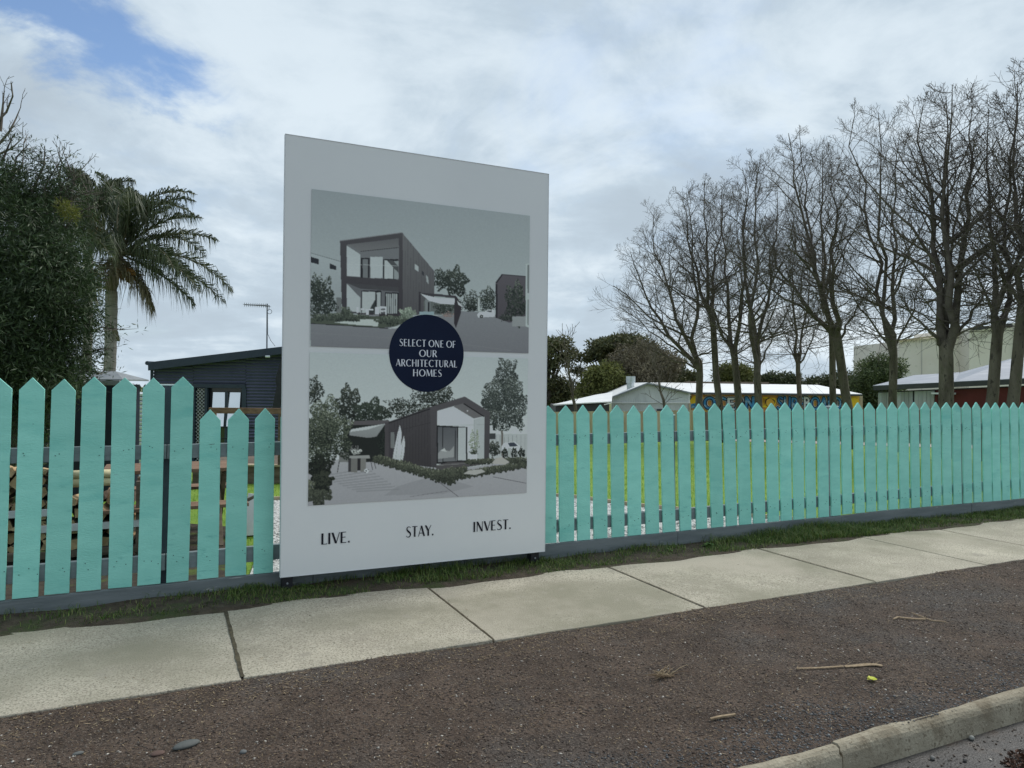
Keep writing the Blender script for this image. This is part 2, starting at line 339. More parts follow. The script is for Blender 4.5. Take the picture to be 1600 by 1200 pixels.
# grit and leaf scraps lying on the slabs, thickest along the joints
V, idx = stones(2600, (-1.5, 8), (3.93, 5.15), .0012, .0045, .007, dens=lambda x, y: np.clip(.10+np.exp(-((x-.36)/.05)**2)*3+np.exp(-((y-5.15)/.05)**2)*.8+np.exp(-((y-3.94)/.04)**2)*.9+sum(np.exp(-((x-j)/.02)**2) for j in (1.755, 3.335, 5.02, 7.53)), 0, 1))
obj_np('path_grit', V, 3, SOIL, idx=idx, label='specks of dirt on the concrete pavement and in its joints', cat='grit', kind='stuff')
obj_np('path_litter', slivers(90, (-1.4, 8), (3.95, 5.15), .03, .004, .004), 4, STRAW, label='few dry leaf scraps on the pavement', cat='leaf litter', kind='stuff')
# kerb: long cast lengths with a rounded nose
KX = [-8, -5, -2.2, .1, 2.565, 5.0, 7.6, 10.4, 14, 20]
kprof = [(2.222, -.04), (2.205, .000), (2.190, .005), (2.176, .003), (2.164, -.006), (2.155, -.018), (2.149, -.034), (2.144, -.07), (2.140, -.13), (2.138, -.22), (2.222, -.22)]
kerb_root = root('kerb', (2.5, 2.2, -.2), None, None); del kerb_root['wl']; kerb_root['wl'] = (2.5, 2.2, -.2); kerb_root['kind'] = 'structure'
for a, b in zip(KX[:-1], KX[1:]):
    mb = MB(); n = 26; a2, b2 = a+.011, b-.011; yo = random.uniform(-.004, .004)
    if abs(a-2.565) < .1: yo = .012
    for i in range(n+1):
        x = a2+(b2-a2)*i/n
        for j, (y, z) in enumerate(kprof): mb.v.append((x+(0.006*math.sin(j*2.2) if i in (0, n) else 0), y+yo+(.008*math.sin(x*7.1)+.010*random.random() if j < 2 else .0018*random.random()), z+.0018*random.random()))
    q = len(kprof)
    for i in range(n):
        for j in range(q): mb.f.append((i*q+j, i*q+(j+1) % q, (i+1)*q+(j+1) % q, (i+1)*q+j)); mb.m.append(0)
    mb.f += [tuple(range(q)), tuple(n*q+j for j in range(q))]; mb.m += [0, 0]
    obj('kerb_stone', mb, KERB, parent=kerb_root, smooth_=False)

# ------------------------------------------------------------------ stones, straw and blades on the verge
vzn = lambda x, y: -.006+.006*np.sin(x*2.3+y*3.1)+.004*np.sin(x*5.1-y*4)+.003*np.sin(y*11+x*7)
V1, i1 = stones(90000, (-1.6, 8.2), (2.215, 3.925), .0020, .0085, vzn)
V2, i2 = stones(20000, (1.0, 6.5), (2.19, 2.60), .0028, .010, vzn, dens=lambda x, y: np.clip(1.15-(y-2.19)/.36+.35*np.sin(x*4.1)*np.sin(x*1.3+1), 0, 1))
V = np.concatenate([V1, V2]); idx = np.concatenate([i1, i2+len(V1)])
obj_np('grey_rock_chips', V2, 3, mat('grey_chips', (.045, .047, .05), (.24, .245, .25), island=[(.4, (.08, .082, .085)), (.8, (.135, .138, .14))], rough=.75), idx=i2, label='coarser blue grey rock chips gathered along the back of the kerb', cat='gravel', kind='stuff')
V, idx = V1, i1
obj_np('crushed_rock', V, 3, STONE, idx=idx, label='dark crushed rock chips scattered over the roadside verge', cat='gravel', kind='stuff')
obj_np('bark_litter', np.concatenate([slivers(9000, (-1.6, 8), (2.25, 3.92), .020, .0032, vzn), slivers(3500, (-1.6, 6), (3.65, 3.93), .024, .0035, vzn)]), 4, STRAW, label='brown bark shreds and straw littering the verge', cat='leaf litter', kind='stuff')
def blades(n, fx, h, w, mat_, name, label, cat, lean=.5, bend=.5):
    x, y, z, hs = fx(n); n = len(x); th = RNG.random(n)*6.28; hh = h*hs*(.5+.9*RNG.random(n)); ww = w*(.6+.8*RNG.random(n))
    o = np.stack([np.cos(th), np.sin(th), 0*th], 1); s = np.stack([-np.sin(th), np.cos(th), 0*th], 1)*ww[:, None]/2
    l1 = lean*RNG.random(n); b = np.stack([x, y, z-.004], 1)
    m = b+o*(l1*hh*.4)[:, None]+np.array([0, 0, 1])*(hh*.6)[:, None]; t = b+o*((l1+bend*RNG.random(n))*hh)[:, None]+np.array([0, 0, 1])*hh[:, None]*(1-.25*l1)[:, None]
    V = np.stack([b-s, b+s, m+s*.8, m-s*.8, t], 1).reshape(-1, 3)
    tri = np.array([(0, 1, 2), (0, 2, 3), (3, 2, 4)]); idx = (tri[None]+5*np.arange(n)[:, None, None]).ravel()
    return obj_np(name, V, 3, mat_, idx=idx, label=label, cat=cat, kind='stuff')
szn = lambda x, y: .009+.008*np.sin(x*3.3+1)+.01*(y-5.1)/.5+.006*np.sin(x*9+y*13)
def strip_fx(n):
    x = RNG.uniform(-3, 11, n*3); y = RNG.uniform(5.16, 5.56, n*3)
    d = .30+.25*np.sin(x*2.1+.5)+.25*np.sin(x*5.3+y*9)+.2*np.sin(x*11.7-y*17)
    d = np.where(x < .4, d-.22, d); d = np.where((x > 3.1) & (x < 4.5), d-.22, d); d = np.where(x > 4.6, d+.42, d); d = np.where((x > 1.5) & (x < 3), d+.3, d)
    k = RNG.random(n*3) < d.clip(.04, 1)*.75; x, y = x[k], y[k]
    hs = .55+.75*np.exp(-((x-6.0)/.9)**2)+.5*np.exp(-((x-2)/.35)**2)+.4*np.exp(-((x-4.75)/.12)**2)
    return x, y, szn(x, y), hs*(.7+.6*(y-5.16)/.4)
blades(24000, strip_fx, .066, .0042, BLADE, 'grass', 'short uneven grass and weeds along the foot of the fence', 'grass', .9, .8)
V, idx = stones(4000, (-3, 11), (5.14, 5.56), .002, .007, szn)
obj_np('soil_crumbs', V, 3, SOIL, idx=idx, label='dark crumbs of soil between the pavement and the fence', cat='soil', kind='stuff')

# broad-leaved weeds
WEED = mat('weed_leaf', (.05, .11, .02), (.12, .22, .04), 20, .5, trans=.2)
for wx, wy, s, lab in ((2.12, 5.47, 1.0, 'leafy green weed growing below the middle of the billboard'), (4.62, 5.40, .9, 'spiky rosette weed at the plinth just right of the billboard'), (4.15, 5.35, .6, 'small flat rosette weed between the pavement edge and the plinth'), (.93, 5.48, .7, 'weed tuft beside the left billboard leg')):
    mb = MB(); n = int(16*s)+6
    for k in range(n):
        th = 2*math.pi*k/n+random.random()*.4; L = .085*s*(.6+.7*random.random()); up = random.uniform(.25, 1.0)
        o = np.array([math.cos(th), math.sin(th), 0]); sd = np.array([-o[1], o[0], 0])*L*.14; b = np.array([wx, wy, .008])
        m1 = b+o*L*.5+np.array([0, 0, L*.5*up]); t1 = b+o*L+np.array([0, 0, L*(up-.35)*.8])
        mb.add([b, m1+sd, t1, m1-sd], [(0, 1, 2, 3)])
    obj('weed', mb, WEED, label=lab, cat='weed', group='weeds along the fence foot', fix=False)

# ------------------------------------------------------------------ picket fence
LEAN = .03
FY = 5.571
def fy(z): return FY+LEAN*(z-.15)
fence = root('picket_fence', (4, 5.6, 0), 'long turquoise picket fence on a grey plinth behind the pavement', 'fence')
PK = """-1.515 .141 1.52 -1.533 .142 .098|-1.335 .14 1.52 -1.353 .142 .100|-1.155 .142 1.522 -1.174 .142 .101|-.976 .14 1.524 -.994 .142 .102|-.797 .141 1.525 -.815 .142 .104|-.621 .136 1.519 -.641 .140 .110|-.446 .139 1.535 -.461 .142 .112|-.266 .145 1.533 -.276 .142 .112|-.086 .137 1.535 -.101 .143 .113|.095 .142 1.545 .076 .141 .114|.278 .137 1.313 .271 .140 .116|.467 .142 1.319 .457 .141 .118|.650 .139 1.321 .646 .136 .117|3.013 .143 1.335 3.013 .144 .140|3.188 .147 1.337 3.189 .149 .140|3.363 .128 1.341 3.363 .130 .139|3.543 .145 1.342 3.539 .140 .138|3.722 .142 1.340 3.728 .134 .137|3.910 .143 1.336 3.908 .145 .138|4.096 .146 1.342 4.110 .146 .138|4.288 .148 1.341 4.303 .147 .139|4.482 .143 1.341 4.496 .138 .138|4.674 .136 1.351 4.692 .133 .140|4.865 .148 1.355 4.884 .144 .141|5.044 .148 1.355 5.066 .142 .141|5.226 .146 1.360 5.244 .146 .142|5.418 .149 1.362 5.426 .146 .143|5.613 .148 1.357 5.619 .143 .144|5.797 .150 1.362 5.795 .146 .144|5.978 .148 1.362 5.972 .146 .143|6.153 .146 1.362 6.150 .142 .143|6.336 .150 1.362 6.332 .146 .144|6.513 .145 1.362 6.513 .141 .147|6.693 .146 1.362 6.690 .145 .151|6.879 .150 1.362 6.885 .148 .152|7.069 .150 1.362 7.063 .143 .155|7.257 .148 1.362 7.242 .141 .156|7.441 .148 1.367 7.425 .142 .155|7.621 .152 1.371 7.613 .148 .154|7.809 .150 1.367 7.801 .147 .152|8.002 .149 1.367 7.989 .149 .152|8.192 .152 1.367 8.181 .149 .152|8.384 .150 1.364 8.370 .148 .150|8.568 .150 1.362 8.555 .149 .149|8.762 .150 1.367 8.750 .149 .148|8.955 .150 1.367 8.940 .149 .147|9.145 .150 1.362 9.128 .149 .145|9.330 .150 1.362 9.314 .148 .143|9.515 .150 1.362 9.502 .149 .142|9.705 .150 1.364 9.695 .149 .143"""
rows = [list(map(float, r.split())) for r in PK.split('|')]
x = .832
while x < 2.95: rows.append([x, .142, 1.33, x, .142, .125]); x += .182
x = -1.695
while x > -3.35: rows.append([x, .141, 1.52, x-.018, .142, .097]); x -= .18
x = 9.89
while x < 13.5: rows.append([x, .148, 1.362, x-.01, .147, .143]); x += .188
nails = MB()
for tx, tw, pz, bx, bw, bz in rows:
    sh = pz-.078+random.uniform(-.004, .004); T = .019; o = random.uniform(-.0015, .0015)
    # real boards vary a little: bow, twist and unequal shoulders
    bow = random.uniform(-.0025, .0025); nseg = 6; L, R = [], []
    for i in range(nseg+1):
        t = i/nseg; z = bz+(sh-bz)*t; cx = bx+(tx-bx)*t+bow*math.sin(math.pi*t); w = bw+(tw-bw)*t
        L.append((cx-w/2, z+(random.uniform(-.004, .004) if t == 1 else 0))); R.append((cx+w/2, z+(random.uniform(-.004, .004) if t == 1 else (random.uniform(-.002, .002) if t == 0 else 0))))
    poly = L+[(tx+random.uniform(-.004, .004), pz)]+R[::-1]
    tw_ = random.uniform(-.003, .003)
    mb = MB(); mb.slab([(a, fy(z)+o+tw_*(1 if a > tx else -1), z) for a, z in poly], (0, T, 0))
    obj('picket', mb, TEAL, parent=fence, bevel=.0022)
    for zz in (.27, 1.03) if tx < 9 else ():
        zz += .012*max(0, tx)/1.2*(.4)
        for k in range(random.choice((2, 2, 3))):
            nx = tx+random.uniform(-.055, .055); nz_ = zz+random.uniform(-.03, .03)
            nails.tube([(nx, fy(nz_)-.0012+o-abs(tw_), nz_), (nx, fy(nz_)+.004+o, nz_)], [.0032, .0032], 6)
obj('nails', nails, NAIL, parent=fence, kind='stuff', label='dark nail heads along the pickets')
posts = [(-3.4, 1.47), (-2.2, 1.47), (0.0, 1.478), (2.2, 1.24), (4.386, 1.233), (6.606, 1.31), (8.82, 1.30), (11.05, 1.30), (13.2, 1.3)]
def rail_z(x, k): return (1.066+.0028*max(0, x)*1.6 if k else .306+.009*max(0, x)) if x < 4 else (1.084+.0055*(x-4) if k else .338+.012*(x-4)*.8)
for (xa, _), (xb, _) in zip(posts[:-1], posts[1:]):
    for k in (0, 1):
        za, zb = rail_z(xa, k), rail_z(xb, k); th = .098 if k else .11; c = []
        for z0 in (1, 0):
            for X, zt in ((xa, za), (xb, zb)):
                X2 = X+(.002 if X == xa else -.002); z = zt-(th if z0 else 0)
                c.append([(X2, fy(z)+.022, z), (X2, fy(z)+.067, z)])
        mb = MB(); mb.hexa([c[0][0], c[1][0], c[1][1], c[0][1], c[2][0], c[3][0], c[3][1], c[2][1]]); obj('rail', mb, RAILP, parent=fence, bevel=.003)
POSTM = mat('grey_post_paint', (.24, .26, .275), (.32, .34, .355), 5, .6, .002, 40, stretch=(3, 3, .4))
POSTN = mat('navy_post_paint', (.05, .06, .08), (.08, .09, .11), 5, .6, .002, 40)
for X, zt in posts:
    w = .045; mb = MB(); zb = -.1
    c = [(X-w, fy(zb)+.070, zb), (X+w, fy(zb)+.070, zb), (X+w, fy(zb)+.155, zb), (X-w, fy(zb)+.155, zb), (X-w, fy(zt)+.070, zt), (X+w, fy(zt)+.070, zt), (X+w, fy(zt)+.155, zt-.004), (X-w, fy(zt)+.155, zt-.004)]
    mb.hexa(c); p = obj('post', mb, POSTN if X < 1 else POSTM, parent=fence, bevel=.004)
    if X in (0.0, 6.606, 4.386):
        cp = MB(); cp.box((X-w-.004, fy(zt)+.066, zt+.001), (X+w+.004, fy(zt)+.16, zt+.012)); obj('post_cap', cp, SIGNE, parent=p, bevel=.003)
def ptop(x): return float(np.interp(x, [-1.6, .4, 1.5, 3.2, 6.5, 7.4, 9.7, 13], [.094, .112, .122, .136, .140, .152, .139, .139]))
pj = [-3.4, -1.2, 1.0, 2.22, 4.39, 6.58, 8.8, 11.0, 13.4]
for i, (a, b) in enumerate(zip(pj[:-1], pj[1:])):
    mb = MB(); n = 8; yo = (.004 if i == 5 else 0)-(.002 if i % 2 else 0)
    fr = [(a+.002+(b-a-.004)*k/n, ptop(a+(b-a)*k/n)+random.uniform(-.0015, .0015)) for k in range(n+1)]
    poly = [(xx, FY-.010+yo, zz-.002) for xx, zz in fr]+[(xx, FY-.010+yo, -.06) for xx, zz in fr[::-1]]
    mb.slab(poly, (0, .04, 0)); obj('plinth_board', mb, GREYP, parent=fence, bevel=.003)

# ------------------------------------------------------------------ the billboard
SY = 5.40; X0, X1, Z0, Z1 = .740, 2.880, .115, 3.291
sign = root('billboard', (1.8, 5.43, 0), 'tall white billboard with two house pictures, standing in front of the picket fence', 'billboard')
mb = MB(); mb.box((X0+.003, SY, Z0+.003), (X1-.003, SY+.034, Z1-.003)); obj('panel', mb, SIGNW, parent=sign)
mb = MB()
for a, b in (((X0, SY-.003, Z0), (X0+.0028, SY+.036, Z1)), ((X1-.0028, SY-.003, Z0), (X1, SY+.036, Z1)), ((X0+.003, SY-.003, Z1-.0028), (X1-.003, SY+.036, Z1)), ((X0+.003, SY-.003, Z0), (X1-.003, SY+.036, Z0+.0028))): mb.box(a, b)
obj('edge_trim', mb, SIGNE, parent=sign)
for xa in (.760, 2.770):
    mb = MB(); mb.box((xa, SY+.040, -.15), (xa+.075, SY+.115, 2.95)); obj('support_post', mb, BLACKM, parent=sign, bevel=.003)
    mb = MB(); mb.tube([(xa+.037, SY+.041, .06), (xa+.037, SY+.034, .06)], [.008, .008], 6); obj('bolt', mb, ROOFG, parent=sign)
for zz in (.5, 1.6, 2.7):
    mb = MB(); mb.box((.836, SY+.045, zz), (2.769, SY+.095, zz+.05)); obj('brace_rail', mb, BLACKM, parent=sign)

# painter: each picture is a fine grid of printed dots, drawn in picture-plane coordinates
class Print:
    def __init__(s, x0, x1, z0, z1, nx, nz_, k):
        s.x0, s.x1, s.z0, s.z1, s.nx, s.nz, s.k = x0, x1, z0, z1, nx, nz_, k
        X, Z = np.meshgrid(np.linspace(x0, x1, nx), np.linspace(z1, z0, nz_)); s.X, s.Z = X, Z
        s.px, s.py = proj(X, np.full_like(X, SY), Z); s.C = np.zeros((nz_, nx, 3)); s.rng = np.random.default_rng(3)
    def col(s, c):
        m = sum(c)/3; c = [a*.6+m*.4*q for a, q in zip(c, (.985, 1.005, 1.02))]; return np.array(lin(c))*np.array(s.k)
    def poly(s, pts, c, c2=None, a=1.0):
        pts = [tuple(q) for q in pts]; ins = np.zeros(s.px.shape, bool); x, y = s.px, s.py
        ys = [q[1] for q in pts]; xs_ = [q[0] for q in pts]
        bb = (x >= min(xs_)) & (x <= max(xs_)) & (y >= min(ys)) & (y <= max(ys)); xb, yb = x[bb], y[bb]; inb = np.zeros(len(xb), bool)
        j = len(pts)-1
        for i in range(len(pts)):
            (xi, yi), (xj, yj) = pts[i], pts[j]
            if yi != yj: inb ^= ((yi > yb) != (yj > yb)) & (xb < (xj-xi)*(yb-yi)/(yj-yi)+xi)
            j = i
        ins[bb] = inb; cc = s.col(c)
        if c2 is not None:
            t = ((s.py[ins]-min(ys))/(max(ys)-min(ys)+1e-6))[:, None]; cc = cc*(1-t)+s.col(c2)*t
        s.C[ins] = s.C[ins]*(1-a)+cc*a
    def rect(s, x0, y0, x1, y1, c, **k): s.poly([(x0, y0), (x1, y0), (x1, y1), (x0, y1)], c, **k)
    def line(s, p, q, w, c, a=1.0):
        p, q = np.array(p, float), np.array(q, float); d = q-p; n = np.array([-d[1], d[0]])/np.linalg.norm(d)*w/2
        s.poly([p-n, q-n, q+n, p+n], c, a=a)
    def ell(s, cx, cy, rx, ry, c, a=1.0):
        m = ((s.px-cx)/rx)**2+((s.py-cy)/ry)**2 < 1; s.C[m] = s.C[m]*(1-a)+s.col(c)*a
    def idx(s, px, py):
        d = dirv(px, py); X = d[0]*SY/d[1]; Z = 1.5+d[2]*SY/d[1]
        return (s.z1-Z)/(s.z1-s.z0)*(s.nz-1), (X-s.x0)/(s.x1-s.x0)*(s.nx-1)
    def foliage(s, cx, cy, rx, ry, n, cs, r=1.6, shape=1.0, gaps=0, grass=False):
        for _ in range(int(n*1.6)):
            th = s.rng.random()*6.283; q = s.rng.random()**(.5*shape)
            x, y = cx+rx*q*math.cos(th), cy+ry*q*math.sin(th)
            # knobbly outline
            k = 1+.18*math.sin(th*5+cx)+.12*math.sin(th*9+cy)
            x, y = cx+(x-cx)*k, cy+(y-cy)*k
            i, j = s.idx(x, y); rr = r*(.35+.8*s.rng.random())
            i0, j0 = int(round(i)), int(round(j)); a = max(1, int(rr*(1.6 if grass else 1))); b = max(1, int(rr*(.5 if grass else 1)))
            if i0 < 0 or j0 < 0 or i0 >= s.nz or j0 >= s.nx: continue
            # lit from the upper left in the printed picture
            L = .55*(1-(y-cy)/ry*.6)*.5+.45*s.rng.random()
            c = s.col(cs[min(len(cs)-1, max(0, int(L*len(cs))))])
            s.C[max(0, i0-a):i0+a, max(0, j0-b):j0+b] = c
    def emit(s, name, y, label):
        g = s.rng.normal(size=s.C.shape[:2]); g = (g+np.roll(g, 1, 0)+np.roll(g, 1, 1)+np.roll(g, 2, 1))/4; s.C = s.C*(1+.045*g[..., None]); B_ = s.C.copy(); B_[1:-1, 1:-1] = (s.C[:-2, 1:-1]+s.C[2:, 1:-1]+s.C[1:-1, :-2]+s.C[1:-1, 2:]+2*s.C[1:-1, 1:-1])/6; s.C = B_
        n, m = s.nz, s.nx; V = np.stack([s.X, np.full_like(s.X, y), s.Z], -1).reshape(-1, 3)
        ii, jj = np.meshgrid(np.arange(n-1), np.arange(m-1), indexing='ij'); a = ii*m+jj
        idx = np.stack([a, a+m, a+m+1, a+1], -1).ravel()
        o = obj_np(name, V, 4, PRINTM, parent=sign, label=label, idx=idx); me = o.data
        at = me.color_attributes.new('ink', 'FLOAT_COLOR', 'POINT'); C = np.ones((n*m, 4), np.float32); C[:, :3] = np.clip(s.C.reshape(-1, 3), 0, .85); at.data.foreach_set('color', C.ravel())
PRINTM = bpy.data.materials.new('picture_print'); PRINTM.use_nodes = True
_b = PRINTM.node_tree.nodes['Principled BSDF']; _a = PRINTM.node_tree.nodes.new('ShaderNodeAttribute'); _a.attribute_name = 'ink'
PRINTM.node_tree.links.new(_a.outputs['Color'], _b.inputs['Base Color']); _b.inputs['Roughness'].default_value = .55; _b.inputs['Specular IOR Level'].default_value = .18

G1 = [(20, 26, 26), (30, 38, 36), (46, 56, 50), (80, 90, 80)]
G2 = [(28, 35, 32), (44, 53, 46), (64, 75, 63), (92, 103, 88)]
# ---- upper picture: two storey dark house on a street
p = Print(.930, 2.703, 1.776, 2.918, 520, 336, (2.85, 2.68, 2.42))
p.rect(470, 280, 840, 560, (112, 123, 131), c2=(134, 147, 150))
p.foliage(690, 437, 15, 16, 500, G1, 1.8); p.foliage(713, 442, 17, 22, 800, G1, 1.9)
p.foliage(738, 470, 13, 15, 260, G1, 1.5); p.foliage(763, 462, 13, 12, 260, G1, 1.6); p.foliage(762, 478, 10, 16, 260, G1, 1.5); p.foliage(737, 482, 8, 9, 200, [(20, 26, 26), (34, 42, 38)], 1.4)
p.foliage(750, 476, 40, 10, 300, G1, 1.3)
p.rect(746, 466, 749.5, 486, (138, 148, 150)); p.rect(718, 487, 772, 492.5, (104, 110, 116))
p.poly([(485, 395), (533, 409), (533, 494), (485, 502)], (128, 140, 146), c2=(112, 122, 128)); p.line((484, 395), (533, 409), .9, (80, 88, 92))
p.poly([(485, 401), (498, 405), (498, 413.5), (485, 410)], (34, 38, 46)); p.poly([(515, 411.5), (525, 416), (525, 422), (515, 420)], (34, 38, 46))
p.rect(525, 465, 533, 490, (84, 90, 92))
p.foliage(503, 470, 21, 34, 1000, G1, 1.9, shape=1.2); p.foliage(496, 452, 12, 24, 160, G1, 1.8)
# side wall
p.poly([(628.5, 364), (678.5, 424), (678, 489), (628, 495)], (84, 86, 90), c2=(64, 63, 69))
for k in range(1, 12): x = 628.5+k*4.3; p.line((x, 364+(x-628.5)*1.2), (x-.1, 490), .5, (58, 58, 64), a=.7)
for q, c in (([(647.5, 412), (654, 417), (654, 425), (648, 421)], (132, 142, 146)), ([(659, 423), (662.5, 426), (662.5, 432), (659, 429)], (44, 46, 54)), ([(665.5, 430), (669, 434), (669, 444), (666, 440)], (120, 130, 134))): p.poly(q, c)
p.poly([(531, 377), (629, 363), (629, 495), (534, 489)], (60, 59, 65), c2=(48, 45, 53)); p.line((531, 376.5), (629, 363.5), 1.2, (96, 98, 104))
p.poly([(541.5, 383), (623, 372.5), (623, 437), (541.5, 432)], (88, 92, 98))
p.poly([(543, 382), (622.5, 373), (622.5, 387), (563.5, 393)], (76, 78, 83), c2=(90, 92, 96)); p.line((563, 393), (622.5, 387), 1, (44, 44, 50))
p.poly([(541.7, 384), (562.5, 397.5), (562.5, 432.5), (541.7, 431.3)], (134, 145, 150), c2=(142, 152, 157))
p.rect(563.5, 403, 577.5, 434, (30, 31, 38)); p.rect(566.5, 405, 574.5, 434, (88, 94, 99)); p.rect(578.5, 401.5, 597.5, 434.7, (136, 147, 152))
p.rect(598.5, 405, 622.5, 436.5, (28, 30, 37)); p.rect(600.5, 407, 614, 435.5, (138, 148, 152)); p.rect(615.5, 408, 622.5, 436, (110, 120, 124)); p.poly([(604, 407), (614, 407), (622, 416), (622, 426), (614, 418)], (60, 64, 68))
p.line((541.5, 413), (622.5, 415.5), .6, (150, 160, 164), a=.6)
p.poly([(541.5, 442.5), (622.5, 450), (622.5, 491), (541.5, 487)], (78, 81, 88)); p.poly([(541.7, 442.5), (622.5, 449), (622.5, 456), (562.5, 451)], (56, 56, 62))
p.poly([(541.7, 443.5), (562.5, 465), (562.5, 488), (541.7, 486.5)], (134, 144, 149)); p.rect(564, 454, 595.5, 489, (30, 32, 38)); p.rect(565.5, 456, 586, 489, (134, 144, 148)); p.rect(588.5, 457, 594.5, 489, (128, 138, 142)); p.poly([(574, 489), (586, 468), (586, 489)], (40, 46, 48))
p.rect(601, 457, 622.5, 491, (30, 31, 38))
for k in range(6): p.rect(603+k*3, 459, 605.2+k*3, 490, (118+6*(k % 2), 127+6*(k % 2), 131+6*(k % 2)))
p.poly([(560, 489), (622, 492), (622, 497), (560, 492)], (44, 40, 46))
for q in ((557, 480, 560, 489), (563, 482, 569, 484), (563, 484, 564.3, 490), (571, 483, 583, 485), (572, 485, 576, 492), (586, 480, 592, 491), (593, 479, 603, 482), (594, 481, 595, 491), (602, 480, 603.4, 492), (594, 485, 602, 487)): p.rect(*q, (160, 170, 174))
# gardens and road
p.poly([(485, 490), (592, 492), (592, 499), (700, 492), (720, 480), (720, 486), (772, 491), (826, 512), (826, 560), (485, 560)], (100, 104, 112), c2=(88, 90, 99))
p.poly([(485, 497), (590, 494), (640, 494), (620, 510), (598, 512), (485, 505)], (60, 70, 58)); p.line((485, 505.5), (606, 513), 1.2, (34, 36, 40))
p.poly([(522, 504), (562, 499), (592, 499), (590, 510), (560, 508)], (142, 154, 152)); p.poly([(604, 514), (624, 508), (640, 506), (640, 512)], (136, 146, 150))
p.foliage(530, 496, 44, 6, 900, G2, 1.5, grass=True); p.foliage(615, 501, 26, 7, 500, G2, 1.5, grass=True); p.foliage(541, 487, 8, 7, 120, G2, 1.4, grass=True); p.foliage(637, 490, 12, 8, 260, [(60, 74, 62), (96, 112, 96), (130, 146, 128)], 1.5, grass=True)
p.line((485, 520), (640, 530), 1.5, (100, 103, 110), a=.4); p.line((700, 535), (800, 548), 1.2, (104, 106, 112), a=.35)
# pergola with sail
p.rect(654, 456, 657, 490, (44, 42, 50)); p.poly([(654, 457), (712, 462), (712, 466), (654, 461)], (50, 48, 55)); p.rect(662, 470, 710, 492, (76, 84, 84))
p.foliage(694, 482, 16, 9, 260, G1, 1.5); p.rect(664, 468, 672, 490, (96, 104, 108)); p.rect(668, 472, 671, 490, (28, 30, 36)); p.rect(655, 487, 678, 492, (104, 132, 142))
p.poly([(657, 459), (664, 461), (684, 466), (711, 467), (712, 476), (690, 475), (670, 470)], (160, 170, 173)); p.foliage(700, 492, 9, 4, 40, [(120, 96, 92), (96, 84, 80)], 1.5)
p.poly([(710, 463), (713, 463), (721, 477), (720, 489), (712, 513), (709, 505)], (42, 38, 46)); p.poly([(714, 470), (721, 477), (722, 480), (716, 476)], (168, 176, 178))
# right hand house, car
p.poly([(774, 441), (783, 429), (821, 432), (821, 502), (795, 504), (775, 497)], (72, 68, 77), c2=(60, 56, 65)); p.line((783, 429), (821, 432), 1, (44, 42, 50)); p.poly([(774, 441), (783, 429), (785, 430), (776, 443)], (36, 34, 42)); p.rect(774, 444, 777, 497, (34, 32, 40))
p.foliage(806, 474, 17, 32, 900, G1, 1.9, shape=1.1); p.rect(800, 494.5, 825, 510, (112, 118, 122)); p.foliage(790, 497, 11, 5, 90, G1, 1.5)
p.poly([(821, 412), (827, 412), (827, 512), (821, 510)], (136, 148, 151)); p.rect(823.5, 414, 827, 458, (92, 102, 104)); p.rect(823.5, 468, 827, 508, (104, 114, 116))
p.poly([(745, 492), (748, 488), (757, 487), (761, 484), (772, 484), (773, 495), (747, 496)], (158, 168, 172)); p.poly([(759, 487), (762, 485), (768, 485), (768, 488)], (52, 58, 64)); p.ell(752, 494.5, 2.8, 2.8, (26, 28, 32)); p.ell(752, 494.5, 1.2, 1.2, (110, 116, 118))
p.emit('upper_picture', SY-.0045, 'grey toned picture of a two storey dark house on a street')
# ---- lower picture: single storey gabled cabin
p = Print(.929, 2.700, .619, 1.732, 520, 328, (2.28, 2.12, 1.92))
p.rect(470, 540, 840, 800, (148, 163, 168), c2=(172, 184, 184))
D1 = [(20, 26, 24), (32, 40, 36), (48, 57, 49), (80, 88, 76)]
p.foliage(545, 632, 18, 28, 900, D1, 1.9); p.foliage(580, 648, 27, 22, 1300, [(24, 32, 28), (38, 50, 42), (58, 72, 60)], 1.7, grass=True)
p.foliage(640, 642, 38, 12, 700, D1, 1.7); p.foliage(625, 630, 22, 8, 160, D1, 1.6); p.foliage(684, 620, 26, 16, 900, D1, 1.6); p.foliage(657, 622, 16, 13, 120, D1, 1.4); p.foliage(655, 615, 12, 10, 60, D1, 1.4)
p.rect(762, 678, 824, 716, (148, 158, 162));
for k in range(9): p.line((768+k*6.5, 680), (768+k*6.5, 712), .7, (122, 132, 136))
p.rect(765, 677, 774, 686, (52, 58, 62))
p.line((784, 672), (784.5, 712), 3, (92, 88, 82)); TG = [(22, 30, 30), (38, 48, 46), (62, 73, 69), (100, 112, 104)]
p.foliage(791, 586, 18, 26, 900, TG, 1.8); p.foliage(786, 622, 30, 30, 1900, TG, 1.8); p.foliage(768, 632, 17, 24, 800, TG, 1.8); p.foliage(806, 632, 18, 36, 900, TG, 1.8); p.foliage(785, 656, 32, 16, 900, TG, 1.8)
p.poly([(783, 698), (787, 692), (804, 690), (812, 697), (812, 704), (783, 704)], (172, 184, 190)); p.poly([(793, 692), (803, 691), (809, 697), (796, 698)], (46, 56, 74))
p.foliage(772, 702, 9, 12, 300, D1, 1.5)
for xx in (789, 803, 815): p.foliage(xx, 708, 5, 8, 90, [(20, 26, 24), (36, 46, 38)], 1.3, grass=True)
p.rect(793, 700, 798, 716, (140, 150, 152))
